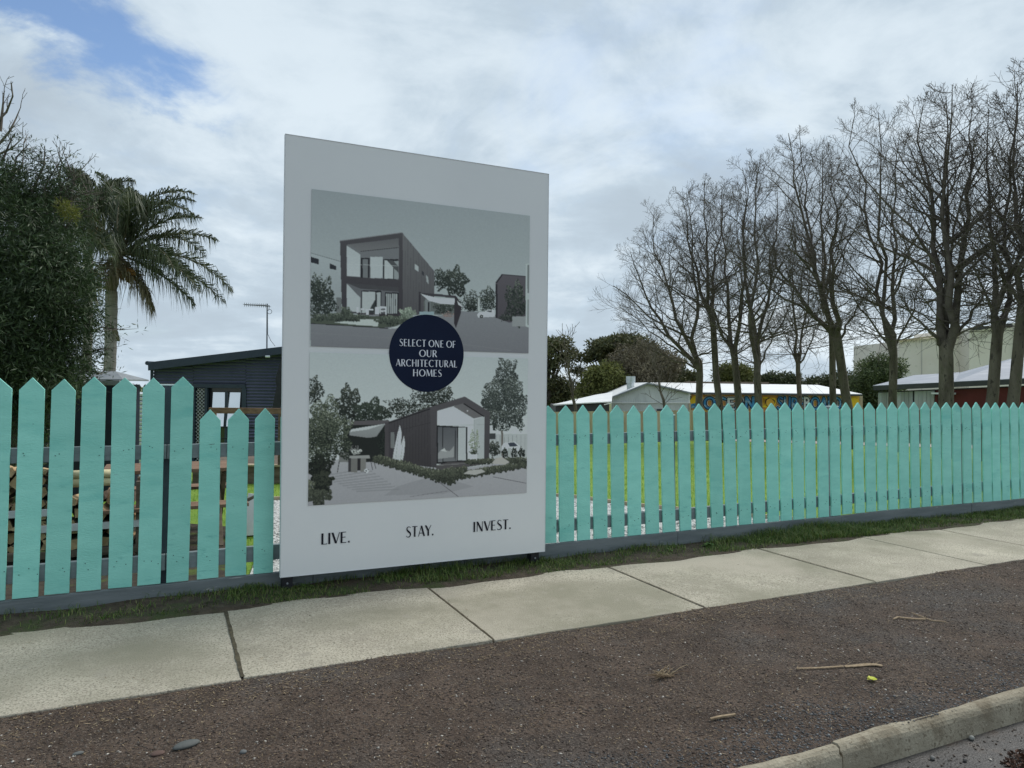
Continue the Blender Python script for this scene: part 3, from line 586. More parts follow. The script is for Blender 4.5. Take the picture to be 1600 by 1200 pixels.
# ground
p.poly([(481, 722), (600, 712), (700, 735), (824, 716), (824, 790), (481, 792)], (140, 143, 152), c2=(128, 131, 141))
for k in range(9): p.line((500+7*k, 744+3*k), (575+6*k, 732+4*k), 2.0, (100, 103, 112), a=.45)
p.poly([(620, 760), (680, 742), (740, 760), (690, 772), (600, 774)], (112, 115, 124), a=.5); p.line((683, 751), (716, 776), .9, (64, 64, 72)); p.line((770, 745), (822, 755), .9, (72, 72, 80)); p.line((640, 776), (700, 767), .9, (70, 70, 78), a=.6)
# pergola
p.rect(536, 664, 604, 722, (30, 36, 35)); p.foliage(600, 700, 8, 22, 200, [(22, 30, 28), (38, 48, 42)], 1.4)
p.poly([(547, 658), (606, 656), (611, 660), (611, 663), (547, 664)], (78, 75, 80)); p.rect(601, 660, 608, 722, (66, 62, 68))
p.poly([(546, 671), (575, 667), (602, 662), (588, 682), (575, 684), (546, 680)], (124, 132, 135), c2=(112, 118, 122)); p.poly([(546, 671), (602, 662), (575, 671), (546, 675)], (160, 170, 174))
p.rect(543, 696, 560, 704, (92, 96, 96)); p.poly([(529, 707), (543, 706), (545, 712), (545, 722), (530, 722)], (100, 104, 104)); p.line((530, 720), (527, 738), 1.2, (40, 42, 44)); p.line((546, 720), (548, 736), 1.2, (40, 42, 44))
p.poly([(541, 712), (577, 711), (578, 716), (541, 716)], (128, 132, 132)); p.rect(544, 716, 548, 737, (52, 52, 56)); p.rect(548, 716, 558, 738, (98, 100, 98)); p.rect(563, 716, 571.5, 737, (106, 108, 106)); p.rect(558, 716, 563, 735, (38, 38, 42))
p.foliage(557, 706, 8, 4, 60, [(120, 126, 124), (168, 176, 174)], 1.3); p.foliage(556, 700, 5, 4, 20, [(26, 28, 30)], 1.2)
for a, b in (((577, 712), (588, 712)), ((578, 720), (588, 722)), ((579, 720), (582, 734)), ((584, 720), (587, 732))): p.line(a, b, 1.0, (38, 40, 44))
p.ell(572.5, 735.5, 3.6, 3.4, (172, 180, 186)); p.ell(572, 735.5, 1.2, 1.2, (22, 24, 34)); p.ell(575, 734, .9, .9, (22, 24, 34)); p.ell(570.5, 738, .9, .9, (22, 24, 34))
# cabin
p.poly([(607, 659), (674, 635), (682, 640), (682, 731), (607, 722)], (64, 62, 68), c2=(52, 50, 55))
for k in range(1, 16): x = 607+k*4.7; p.line((x, 660-(x-607)*.35), (x, 728), .6, (44, 42, 48), a=.8)
p.line((607, 676), (674, 660), .6, (44, 42, 48)); p.line((607, 661), (674, 638), 1.6, (30, 30, 34)); p.rect(610, 675, 616, 700, (98, 104, 106))
p.poly([(683, 642), (712, 634), (757, 650), (757, 722), (683, 726)], (166, 178, 183), c2=(160, 171, 176)); p.poly([(740, 656), (757, 650), (757, 722), (741, 721)], (146, 157, 162)); p.line((740.5, 655), (740.5, 700), .6, (120, 130, 134)); p.line((684, 666), (757, 663), .6, (130, 140, 144))
p.poly([(708, 635), (724, 629), (757, 650), (740, 654)], (92, 92, 96))
p.poly([(672, 636), (726, 619.5), (765.5, 644), (764, 722), (756, 722), (757, 651), (724, 630), (683, 642), (682, 731), (673, 729)], (72, 70, 76), c2=(60, 58, 64)); p.line((724, 630.5), (756, 651), 1.8, (26, 26, 30)); p.ell(730, 642, 1, .9, (196, 204, 208))
p.poly([(682, 664.5), (730, 667), (730, 722), (682, 725)], (28, 29, 34)); p.poly([(684, 667), (728, 669), (728, 719), (684, 722)], (74, 79, 87), c2=(96, 101, 107)); p.rect(715.5, 668, 727.5, 719, (150, 161, 166)); p.rect(714, 667, 715.5, 721, (30, 31, 36)); p.rect(691, 666, 692.2, 722, (24, 25, 30)); p.rect(710.5, 667, 711.6, 720, (34, 35, 40))
p.poly([(684, 708), (690, 702), (702, 705), (709, 697), (709, 714), (684, 717)], (128, 134, 138)); p.poly([(688, 704), (694, 700), (698, 706)], (160, 168, 170))
p.poly([(681, 727), (700, 722), (757, 721), (760, 725), (690, 736), (681, 731)], (70, 68, 72)); p.line((683, 727), (757, 722), 1, (106, 108, 110))
p.foliage(741, 690, 8, 17, 120, [(90, 104, 84), (124, 140, 112)], 1.2, grass=True); p.foliage(740, 707, 6, 4, 60, [(40, 50, 40), (62, 74, 56)], 1.2); p.poly([(733, 710), (745, 710), (745, 719), (743, 721), (735, 721), (733, 719)], (178, 190, 195)); 
for q in ([(624.5, 664), (627.3, 676), (626, 700), (621.5, 724), (612, 724), (616, 700), (621, 677)], [(630.8, 681), (632.5, 692), (631, 710), (628, 724), (620.5, 724), (624.5, 702)]): p.poly(q, (178, 189, 194), c2=(152, 162, 167))
p.line((624, 668), (617, 723), .5, (120, 128, 134)); p.line((630.5, 684), (625, 723), .5, (120, 128, 134))
SG = [(30, 36, 31), (46, 53, 44), (68, 76, 61), (100, 108, 86)]
for k in range(16): p.foliage(592+k*7.4, 718+k*2.1, 9, 6+k*.15, 240, SG, 1.5, grass=True)
for k in range(17): p.foliage(818-k*7.6, 726+k*1.35, 8, 5.5, 200, SG, 1.5, grass=True)
for k in range(9): p.foliage(735+k*10, 722-k*.4, 8, 4, 130, SG, 1.4, grass=True)
for k in range(6): p.foliage(684+k*8, 744-k*1.2, 9, 9, 260, SG, 1.5, grass=True)
p.poly([(768, 724), (774, 716), (784, 714), (796, 722), (788, 726)], (150, 150, 146)); p.poly([(724, 740), (732, 735), (752, 733), (758, 737), (742, 742)], (148, 150, 148))
# big shrub left
for (cx, cy, rx, ry, n) in ((510, 655, 26, 34, 1400), (520, 685, 30, 38, 2200), (497, 700, 18, 44, 1500), (500, 668, 22, 30, 900)): p.foliage(cx, cy, rx, ry, n, [(18, 24, 22), (28, 37, 31), (46, 57, 45), (82, 94, 74), (138, 150, 130)], 1.7)
p.foliage(492, 603, 9, 15, 120, D1, 1.8); p.foliage(497, 612, 9, 13, 100, D1, 1.8); p.foliage(488, 620, 8, 10, 90, D1, 1.8)
p.foliage(500, 735, 18, 22, 1100, [(20, 26, 24), (34, 42, 34)], 1.9); p.foliage(497, 770, 20, 20, 1500, SG, 1.6, grass=True); p.foliage(505, 752, 15, 14, 700, [(26, 32, 28), (48, 56, 44)], 1.6, grass=True)
p.emit('lower_picture', SY-.0045, 'grey toned picture of a dark gabled cabin with surfboards')
# round badge
mb = MB(); n = 72; mb.v = [(1.822+.304*math.cos(2*math.pi*k/n), SY-.0065, 1.750+.301*math.sin(2*math.pi*k/n)) for k in range(n)]; mb.f = [tuple(range(n))]; mb.m = [0]
badge = obj('badge', mb, NAVYP, parent=sign, fix=False, label='dark navy round badge over both pictures')

# ---- flared capitals drawn as strokes (unit cap height)
TK, TN = .17, .060
def arc(cx, cy, rx, ry, a0, a1, n=18): return [(cx+rx*math.cos(math.radians(a0+(a1-a0)*i/n)), cy+ry*math.sin(math.radians(a0+(a1-a0)*i/n))) for i in range(n+1)]
def ow(a, tk=TK, tn=TN): return tn+(tk-tn)*abs(math.cos(math.radians(a)))**1.3
def arcw(a0, a1, n=18, tk=TK, tn=TN): return [ow(a0+(a1-a0)*i/n, tk, tn) for i in range(n+1)]
def S_(): 
    pts = [(.47, .87), (.40, .955), (.29, .985), (.17, .95), (.095, .84), (.11, .70), (.20, .59), (.33, .49), (.44, .38), (.485, .25), (.44, .11), (.33, .03), (.20, .012), (.09, .055), (.02, .15)]
    w = [.05, .055, .06, .08, .10, .13, .16, .175, .16, .13, .10, .08, .06, .055, .05]; return [(pts, w)], .54
GL = {
 'L': ([([(.08, 0), (.08, 1)], TK), ([(.08, .03), (.46, .03)], TN), ([(.45, .03), (.47, .10)], .04)], .48),
 'I': ([([(.08, 0), (.08, 1)], TK)], .22),
 'V': ([([(.02, 1), (.33, .02)], TK), ([(.35, .02), (.62, 1)], TN)], .62),
 'E': ([([(.08, 0), (.08, 1)], TK), ([(.08, .97), (.46, .97)], TN), ([(.08, .52), (.42, .52)], TN), ([(.08, .03), (.48, .03)], TN)], .52),
 'F': ([([(.08, 0), (.08, 1)], TK), ([(.08, .97), (.46, .97)], TN), ([(.08, .50), (.40, .50)], TN)], .47),
 'T': ([([(.29, 0), (.29, 1)], TK), ([(0, .97), (.58, .97)], TN)], .58),
 'A': ([([(.02, 0), (.33, 1)], TN), ([(.33, 1), (.64, 0)], TK), ([(.13, .30), (.53, .30)], TN)], .68),
 'Y': ([([(.01, 1), (.30, .48)], TK), ([(.60, 1), (.31, .48)], TN), ([(.30, 0), (.30, .50)], TK)], .60),
 'N': ([([(.06, 0), (.06, 1)], TN+.01), ([(.06, 1), (.58, 0)], TK), ([(.60, 0), (.60, 1)], TN)], .70),
 'O': ([(arc(.44, .5, .38, .47, 0, 360, 36), arcw(0, 360, 36))], .88),
 'C': ([(arc(.44, .5, .38, .47, 48, 312, 30), arcw(48, 312, 30, TK, .055))], .76),
 'U': ([([(.09, 1), (.09, .34)]+arc(.34, .30, .25, .27, 180, 360, 14)+[(.60, 1)], [TK, TK]+[TK-(TK-TN)*min(1, i/9) for i in range(15)]+[TN])], .70),
 'R': ([([(.08, 0), (.08, 1)], TK), ([(.08, .97)]+arc(.26, .74, .21, .23, 90, -90, 12)+[(.08, .51)], [TN]+arcw(90, -90, 12, .14)+[TN]), ([(.25, .51), (.55, .0)], TK-.02)], .58),
 'H': ([([(.08, 0), (.08, 1)], TK), ([(.60, 0), (.60, 1)], TK-.03), ([(.08, .52), (.60, .52)], TN)], .72),
 'M': ([([(.04, 0), (.12, 1)], TN), ([(.12, 1), (.42, .08)], TK), ([(.42, .08), (.74, 1)], TN), ([(.74, 1), (.82, 0)], TK)], .90),
 '.': ([([(.09, 0), (.09, .15)], .15)], .20), ' ': ([], .18), 'S': S_(),
}
def stroke_poly(pts, w):
    pts = [np.array(q, float) for q in pts]; n = len(pts); w = [w]*n if not isinstance(w, (list, tuple)) else w; L, R = [], []
    for i in range(n):
        d = pts[min(i+1, n-1)]-pts[max(i-1, 0)]; d /= np.linalg.norm(d); q = np.array([-d[1], d[0]])*w[i]/2; L.append(pts[i]+q); R.append(pts[i]-q)
    return L, R
def write(text, x0, x1, z, h, y, m, name, parent, label=None, sp=.10, each=False):
    tot = sum(GL[c][1]+sp for c in text)-sp; k = (x1-x0)/tot; mb = MB(); x = 0; lay = 0
    for c in text:
        if each: mb = MB()
        for pts, w in GL[c][0]:
            L, R = stroke_poly(pts, w); n = len(L); lay += 1; o = len(mb.v); yy = y-.00002*(lay % 7)
            if len(pts) == 2 and abs(pts[0][0]-pts[1][0]) > 1e-3 and abs(pts[0][1]-pts[1][1]) > .3:      # level feet for slanted strokes
                d = np.array(pts[1])-np.array(pts[0]); hw = w/2/abs(d[1])*np.linalg.norm(d); L = [np.array(q)-(hw, 0) for q in pts]; R = [np.array(q)+(hw, 0) for q in pts]
            for q in L+R: mb.v.append((x0+(x+q[0])*k, yy, z+q[1]*h))
            for i in range(n-1): mb.f.append((o+i, o+i+1, o+n+i+1, o+n+i)); mb.m.append(0)
        x += GL[c][1]+sp
        if each: obj('letter', mb, m, parent=parent, fix=False)
    if not each: return obj(name, mb, m, parent=parent, fix=False, label=label)
yl = SY-.0042
write('LIVE.', 1.028, 1.238, .328, .082, yl, INK, 'lettering', sign, 'black word LIVE.', each=True)
write('STAY.', 1.668, 1.892, .330, .082, yl, INK, 'lettering', sign, 'black word STAY.', each=True)
write('INVEST.', 2.228, 2.560, .330, .080, yl, INK, 'lettering', sign, 'black word INVEST.', each=True)
yb = SY-.0080
for t, a, b, z in (('SELECT ONE OF', 1.598, 2.056, 1.800), ('OUR', 1.757, 1.900, 1.722), ('ARCHITECTURAL', 1.572, 2.070, 1.645), ('HOMES', 1.709, 1.942, 1.570)):
    write(t, a, b, z, .054, yb, WINK, 'badge_lettering', badge, 'white words '+t, sp=.13)

# ------------------------------------------------------------------ land behind the fence
def land(name, pts, m, dz, label=None):
    mb = MB(); n = len(pts); mb.v = [(x, y, gz(y)+dz) for x, y in pts]; mb.f = [tuple(range(n))]; mb.m = [0]; return obj(name, mb, m, kind='structure', fix=False)
def landgrid(name, x0, x1, ys, m, dz): return sheet(name, [[(x, y, gz(y)+dz) for x in np.linspace(x0, x1, 12)] for y in ys], m)
# lawn edge line runs from (1.2,10.6) through (5.07,9.13) to (5.83,7.0)
landgrid('lawn', -12, 60, [5.75, 8, 12, 16, 20, 26, 32], LAWN, .0)
gpts = [(.55, 5.74), (6.6, 5.74), (5.85, 7.0), (5.5, 7.75), (5.41, 7.9), (5.22, 8.85), (5.05, 9.15), (3.2, 9.9), (1.45, 10.5), (1.0, 10.7), (.95, 8)]
sheetmb = MB(); sheetmb.v = [(x, y, gz(y)+.02) for x, y in gpts]; sheetmb.f = [tuple(range(len(gpts)))]; sheetmb.m = [0]
obj('gravel_path', sheetmb, GRAVEL, kind='structure', fix=False)
def inpoly(x, y, pts):
    ins = np.zeros(len(x), bool); j = len(pts)-1
    for i in range(len(pts)):
        (xi, yi), (xj, yj) = pts[i], pts[j]
        if yi != yj: ins ^= ((yi > y) != (yj > y)) & (x < (xj-xi)*(y-yi)/(yj-yi)+xi)
        j = i
    return ins
gzn = lambda x, y: np.where(y < 6, 0, -.03*(y-6))+.02
V, idx = stones(26000, (.5, 6.6), (5.74, 10.7), .006, .024, gzn, dens=lambda x, y: inpoly(x, y, gpts)*1.0)
obj_np('white_gravel', V, 3, WSTONE, idx=idx, label='white gravel bed seen between the pickets', cat='gravel', kind='stuff')
edge = MB(); EP = [(6.6, 5.76), (5.86, 7.0), (5.51, 7.75), (5.23, 8.86), (5.06, 9.16), (3.2, 9.92), (1.0, 10.72)]
for a, b in zip(EP[:-1], EP[1:]): edge.beam((a[0], a[1], gz(a[1])+.03), (b[0], b[1], gz(b[1])+.03), .03, .07)
PALE = mat('pale_timber', (.42, .33, .22), (.56, .47, .34), 6, .8, .002, 40, stretch=(1, 1, .3))
obj('garden_edging', edge, PALE, label='pale timber edging between the white gravel and the lawn', cat='edging')
def lawn_fx(n):
    x = RNG.uniform(-2, 14, n); y = RNG.uniform(5.8, 13, n); k = ~inpoly(x, y, gpts); x, y = x[k], y[k]
    k = ~((x < .55) & (y < 9.4)); x, y = x[k], y[k]; return x, y, gzn(x, y)-.02, np.ones(len(x))
blades(22000, lawn_fx, .05, .006, LBLADE, 'lawn_grass', 'bright green lawn grass behind the fence', 'grass')
# dark dirt yard under the wood stacks
YARD = mat('yard_dirt', (.03, .023, .016), (.07, .055, .038), 8, .95, .02, 30, spots=[(3, .55, .66, (.08, .11, .02))])
mb = MB(); mb.v = [(x, y, gz(y)+.012) for x, y in ((-8, 5.74), (.55, 5.74), (.7, 8.4), (-.2, 9.4), (-8, 10))]; mb.f = [(0, 1, 2, 3, 4)]; mb.m = [0]
obj('yard_ground', mb, YARD, kind='structure', fix=False)

# ------------------------------------------------------------------ firewood racks, table
WOODE = mat('log_end_wood', (.38, .25, .13), (.60, .44, .26), 8, .85, .003, 30)
WOODB = mat('log_bark', (.07, .05, .035), (.14, .10, .07), 12, .95, .01, 30)
WOODG = mat('weathered_timber', (.10, .075, .055), (.19, .15, .115), 7, .85, .003, 40, stretch=(.4, .4, 3))
WHITEP = mat('white_painted_metal', (.62, .64, .66), (.72, .73, .74), 6, .5)
def firewood(cx, cy, w, h, label, seed):
    rs = random.Random(seed); g = gz(cy)
    r = root('firewood_stack', (cx, cy, g), label, 'firewood', 'firewood stacks behind the left fence')
    for sx in (-1, 1):
        for sy in (-.16, .16):
            mb = MB(); mb.box((cx+sx*(w/2+.03)-.025, cy+sy-.025, g-.02), (cx+sx*(w/2+.03)+.025, cy+sy+.025, g+h+.12)); obj('rack_post', mb, WOODG, parent=r, bevel=.003)
    for zz in (.08, h*.55):
        for sy in (-.19, .19):
            mb = MB(); mb.box((cx-w/2-.06, cy+sy-.012, g+zz-.03), (cx+w/2+.06, cy+sy+.012, g+zz+.03)); obj('rack_rail', mb, WHITEP if (zz > .1 and sy < 0) else WOODG, parent=r, bevel=.002)
    z = g+.12
    while z < g+h:
        x = cx-w/2+.04
        while x < cx+w/2-.02:
            d = rs.uniform(.05, .10); L = rs.uniform(.26, .40)/2; n = rs.choice((3, 4, 4, 5)); a0 = rs.random()*6; tl = rs.uniform(-.25, .25); tz = rs.uniform(-.12, .12)
            mb = MB(); ring = [(d*.6*math.cos(a0+2*math.pi*k/n)*rs.uniform(.8, 1.15), d*.6*math.sin(a0+2*math.pi*k/n)*rs.uniform(.8, 1.15)) for k in range(n)]
            A = [(x+d/2+q[0]-tl*L, cy-L+rs.uniform(-.01, .01), z+d/2+q[1]-tz*L) for q in ring]; B = [(x+d/2+q[0]+tl*L, cy+L, z+d/2+q[1]+tz*L) for q in ring]
            mb.v = A+B; mb.f = [tuple(range(n)), tuple(range(2*n-1, n-1, -1))]+[(k, n+k, n+(k+1) % n, (k+1) % n) for k in range(n)]; mb.m = [0, 0]+[rs.choice((0, 1)) for _ in range(n)]
            obj('log', mb, [WOODE, WOODB], parent=r); x += d*1.05
        z += rs.uniform(.075, .1)
a = gnd(40, 6.2); firewood(a[0]-.35, a[1], 1.15, .80, 'split firewood heaped in the taller timber rack at the far left', 1)
a = gnd(140, 6.4); firewood(a[0], a[1], .75, .55, 'lower firewood rack with a white rail, right of the taller one', 2)
# rolled pale mats on top of the second rack
MATC = mat('cream_roll', (.55, .48, .28), (.66, .6, .38), 8, .8)
for k, lab in ((0, 'cream roll lying on top of the low firewood rack'), (1, 'second cream roll resting on the first one above the firewood')):
    mb = MB(); y0 = a[1]-.02; g = gz(y0); mb.tube([(a[0]-.22, y0-.03+.02*k, g+.66+.072*k), (a[0]+.02, y0-.05, g+.665+.072*k), (a[0]+.26, y0-.02, g+.66+.072*k)], [.036, .038, .035], 12); obj('cream_roll', mb, MATC, smooth_=True, label=lab, cat='roll', group='cream rolls')
# timber picnic table
TBR = mat('brown_table_timber', (.16, .095, .06), (.27, .17, .11), 6, .8, .002, 40, stretch=(.4, 3, 3))
a = gnd(275, 7.2); tx, ty = a[0], a[1]; g = gz(ty)
tb = root('picnic_table', (tx, ty, g), 'brown timber picnic table with crossed legs behind the left pickets', 'picnic table')
for k in range(5): mb = MB(); yy = ty-.32+k*.145; mb.box((tx-.62, yy, g+.70), (tx+.62, yy+.135, g+.735)); obj('top_board', mb, TBR, parent=tb, bevel=.004)
for s in (-1, 1):
    for k in range(2): mb = MB(); yy = ty+s*.66-.13+k*.135; mb.box((tx-.62, yy, g+.42), (tx+.62, yy+.125, g+.452)); obj('seat_board', mb, TBR, parent=tb, bevel=.004)
for sx in (-.42, .42):
    for s in (-1, 1): mb = MB(); mb.beam((tx+sx+.022*s, ty+s*.55, g), (tx+sx+.022*s, ty-s*.22, g+.70), .04, .09); obj('leg', mb, WOODG, parent=tb, bevel=.003)
    mb = MB(); mb.box((tx+sx-.066, ty-.78, g+.37), (tx+sx-.046, ty+.78, g+.42)); obj('crossbar', mb, WOODG, parent=tb, bevel=.003)
# small pale sheet leaning by the gravel
a = gnd(395, 7.3); mb = MB(); mb.slab([(a[0]-.10, a[1], gz(a[1])+.03), (a[0]+.16, a[1]-.02, gz(a[1])+.03), (a[0]+.16, a[1]+.1, gz(a[1])+.40), (a[0]-.02, a[1]+.1, gz(a[1])+.44)], (0, .012, 0)); obj('white_sheet', mb, WHITEP, label='small white metal sheet leaning on a timber block beside the gravel', cat='metal sheet')
mb = MB(); mb.box((a[0]-.16, a[1]+.115, gz(a[1])-.01), (a[0]+.2, a[1]+.2, gz(a[1])+.30)); mb.beam((a[0]-.14, a[1]+.1, gz(a[1])+.32), (a[0]+.2, a[1]+.16, gz(a[1])+.46), .08, .05); obj('timber_block', mb, WOODG, label='dark timber block behind the leaning white sheet', cat='timber', bevel=.004)

# ------------------------------------------------------------------ dark hut on the left
NAVYW = mat('navy_sheet', (.012, .017, .032), (.020, .026, .045), 5, .5)
NAVYC = mat('navy_corrugated', (.085, .092, .15), (.105, .11, .17), 3, .35, spec=.6)
TRIMN = mat('navy_trim', (.022, .034, .055), (.03, .045, .07), 4, .4)
LIGHTC = mat('pale_corrugated', (.62, .65, .68), (.72, .75, .77), 4, .45)
right = RM@np.array([1.0, 0, 0]); right[2] = 0; right /= np.linalg.norm(right)
fwd = RM@np.array([0, 0, 1.0]); fwd[2] = 0; fwd /= np.linalg.norm(fwd)
UP = np.array([0, 0, 1.0])
def V3(o, a, b, c): return o+right*a+fwd*b+UP*c
o = gnd(150, 10.2); o[2] = gz(o[1])
hut = root('garden_hut', o, 'dark navy garden hut with a grey hipped roof behind the tall pickets', 'hut')
wl, wr, dp = -1.0, .31, .6
ez = 1.5+.0-o[2]; ez = ez-.03
mb = MB(); mb.hexa([V3(o, wl, 0, 0), V3(o, wr, 0, 0), V3(o, wr, dp, 0), V3(o, wl, dp, 0), V3(o, wl, 0, ez), V3(o, wr, 0, ez), V3(o, wr, dp, ez), V3(o, wl, dp, ez)]); obj('wall', mb, NAVYW, parent=hut)
rt = P(150, 582, 10.2+dp/2)[2]-o[2]
for k, q in enumerate(([(-.08, -.10, 0), (1, -.10, 0), (.8, .5, 1), (.2, .5, 1)], [(1, -.10, 0), (1, 1.1, 0), (.8, .5, 1)], [(1, 1.1, 0), (-.08, 1.1, 0), (.2, .5, 1), (.8, .5, 1)], [(-.08, 1.1, 0), (-.08, -.1, 0), (.2, .5, 1)])):
    mb = MB(); pts = [V3(o, wl-.06+(wr-wl+.16)*(1 if a == 1 else (0 if a < 0 else a)), b*dp, (ez+.05 if c == 0 else rt)) for a, b, c in q]; mb.slab(pts, (0, 0, .02)); obj('roof_panel', mb, ROOFG, parent=hut)
mb = MB(); mb.beam(V3(o, wl-.06, -.135, ez+.02), V3(o, wr+.1, -.135, ez+.02), .03, .07); obj('gutter', mb, ROOFG, parent=hut, bevel=.006)
# pale corrugated tank shed behind
q0 = gnd(219, 13.5)
mb = MB()
for k in range(21):
    z = q0[2]+k*.076
    mb.hexa([V3(np.array([q0[0], q0[1], z]), -.12, 0, 0), V3(np.array([q0[0], q0[1], z]), .07, 0, 0), V3(np.array([q0[0], q0[1], z]), .07, .06, 0), V3(np.array([q0[0], q0[1], z]), -.12, .06, 0),
             V3(np.array([q0[0], q0[1], z]), -.12, -.018, .04), V3(np.array([q0[0], q0[1], z]), .07, -.018, .04), V3(np.array([q0[0], q0[1], z]), .07, .06, .0755), V3(np.array([q0[0], q0[1], z]), -.12, .06, .0755)])
obj('corrugated_screen', mb, LIGHTC, label='pale ribbed metal screen showing between the hut and the navy cabin', cat='screen')

# ------------------------------------------------------------------ navy cabin
HD = 17.6; hb = gnd(238, HD); gz0 = hb[2]-.2
cab = root('navy_cabin', P(340, 700, HD)*[1, 1, 0]+[0, 0, gz0], 'dark navy corrugated cabin with a sloping roof, left of the billboard', 'cabin')
def H(px, py, d=0): return P(px, py, HD)+fwd*d
# corrugated wall in wave profile from px 240 to 520
def corr(xa, xb, zlo, zhi_fn, d, pitch=.076, amp=.017):
    mb = MB(); A = P(xa, 600, HD); B = P(xb, 600, HD); nz_ = int((3.4)/pitch*4); cols = 10
    zs = [zlo+k*pitch/4 for k in range(nz_)]
    for z in zs:
        off = amp*math.sin((z-zlo)/pitch*2*math.pi)
        for c in range(cols+1):
            t = c/cols; p = A+(B-A)*t; zt = min(z, zhi_fn(t)); mb.v.append(tuple([p[0]+fwd[0]*(d+off), p[1]+fwd[1]*(d+off), zt]))
    n = cols+1
    for i in range(len(zs)-1):
        for c in range(cols): mb.f.append((i*n+c, i*n+c+1, (i+1)*n+c+1, (i+1)*n+c)); mb.m.append(0)
    return mb
zl, zr = P(240, 577, HD)[2], P(520, 542, HD)[2]
def openwall(xa, xb, lo, hi, d=0):
    za = zl+(zr-zl)*(xa-240)/280; zb = zl+(zr-zl)*(xb-240)/280
    mb = corr(xa, xb, lo, lambda t: min(za+(zb-za)*t, hi), d)
    obj('wall_cladding', mb, NAVYC, parent=cab, fix=False)
wt = P(340, 601, HD)[2]
openwall(240, 302, gz0, 99); openwall(302, 384, wt, 99); openwall(384, 520, gz0, 99)
# interior darkness: solid core box behind the cladding
mb = MB(); A, B = P(241, 600, HD), P(519, 600, HD)
def wallbox(a, b, z0, z1a, z1b, d0, d1):
    a, b = np.array(a), np.array(b); m = MB(); f = fwd
    m.hexa([(a+f*d0)*[1, 1, 0]+[0, 0, z0], (b+f*d0)*[1, 1, 0]+[0, 0, z0], (b+f*d1)*[1, 1, 0]+[0, 0, z0], (a+f*d1)*[1, 1, 0]+[0, 0, z0], (a+f*d0)*[1, 1, 0]+[0, 0, z1a], (b+f*d0)*[1, 1, 0]+[0, 0, z1b], (b+f*d1)*[1, 1, 0]+[0, 0, z1b], (a+f*d1)*[1, 1, 0]+[0, 0, z1a]]); return m
obj('core', wallbox(A, B, gz0, zl-.02, zr-.02, .30, 4.0), NAVYW, parent=cab)
# roof slab and fascia
rt0, rt1 = P(231, 566, HD-.3), P(525, 531.5, HD-.3); rb0, rb1 = P(231, 579, HD-.3), P(525, 543, HD-.3)
mb = MB(); mb.hexa([rb0, rb1, rb1+fwd*.04, rb0+fwd*.04, rt0, rt1, rt1+fwd*.04, rt0+fwd*.04]); obj('fascia', mb, TRIMN, parent=cab, bevel=.008)
mb = MB(); e = .045; mb.hexa([rt0+fwd*e-UP*.05, rt1+fwd*e-UP*.05, rt1+fwd*4.5-UP*.05, rt0+fwd*4.5-UP*.05, rt0+fwd*e, rt1+fwd*e, rt1+fwd*4.5, rt0+fwd*4.5]); obj('roof', mb, ROOFG, parent=cab)
mb = MB(); mb.tube([rt0-UP*.02-right*.02, rt0-UP*.02-right*.02+fwd*3], [.05, .05], 8); obj('gutter', mb, TRIMN, parent=cab)
mb = MB(); mb.beam(H(238.5, 576, -.03), np.append(H(238.5, 576, -.03)[:2], gz0), .07, .07); obj('corner_trim', mb, TRIMN, parent=cab)
# glazed door and window set
def fbox(x0, y0, x1, y1, d0, d1, m, name, par, bevel=0.0):
    a, b = P(x0, y1, HD), P(x1, y1, HD); zt = P((x0+x1)/2, y0, HD)[2]; zb = (a[2]+b[2])/2; return obj(name, wallbox(a, b, zb, zt, zt, d0, d1), m, parent=par, bevel=bevel)
GLASSR = mat('window_reflection_glass', (.55, .6, .63), (.6, .64, .67), 2, .05, metal=.9)
DARKG = mat('dark_glass', (.02, .022, .026), (.03, .03, .035), 2, .12, spec=.8)
win = fbox(302, 600, 384, 606, -.04, .10, TRIMN, 'window', cab)
fbox(377, 606.4, 384, 742, -.04, .10, TRIMN, 'jamb', win); fbox(302, 606.4, 304, 742, -.04, .10, TRIMN, 'jamb', win); fbox(319, 606.4, 323, 742, -.03, .09, TRIMN, 'mullion', win)
fbox(323.3, 606.4, 376.7, 742, .12, .14, DARKG, 'dark_pane', win); fbox(304.3, 606.4, 318.7, 742, .05, .07, DARKG, 'dark_pane', win)
for xa_, xb_ in ((330, 349.4), (354, 373)):
    a, b = P(xa_, 668, HD), P(xb_, 668, HD); zt = P(340, 613, HD)[2]; m_ = MB(); q = [a-fwd*.02, b-fwd*.02, np.append((b+fwd*.09)[:2], zt), np.append((a+fwd*.09)[:2], zt)]; m_.slab(q, fwd*.01); obj('pane', m_, GLASSR, parent=win)
fbox(349.8, 612, 353.6, 742, .0, .04, TRIMN, 'mullion', win)
mb = MB(); a, b = P(304.5, 742, HD), P(318.5, 742, HD); zt = P(311, 607, HD)[2]; wdt = np.linalg.norm(b-a); hh = zt-a[2]; st = .055
for s in (-1, 1):
    k = -hh
    while k < wdt:
        # a diagonal clipped to the door
        pts = []
        x0_, x1_ = max(0, k), min(wdt, k+hh)
        if x1_ > x0_:
            z0_, z1_ = x0_-k, x1_-k
            if s < 0: z0_, z1_ = hh-z0_, hh-z1_
            mb.beam(V3(a, x0_, .015, z0_), V3(a, x1_, .015, z1_), .006, .006)
        k += st*1.6
obj('security_mesh', mb, LIGHTC, parent=win, fix=False)
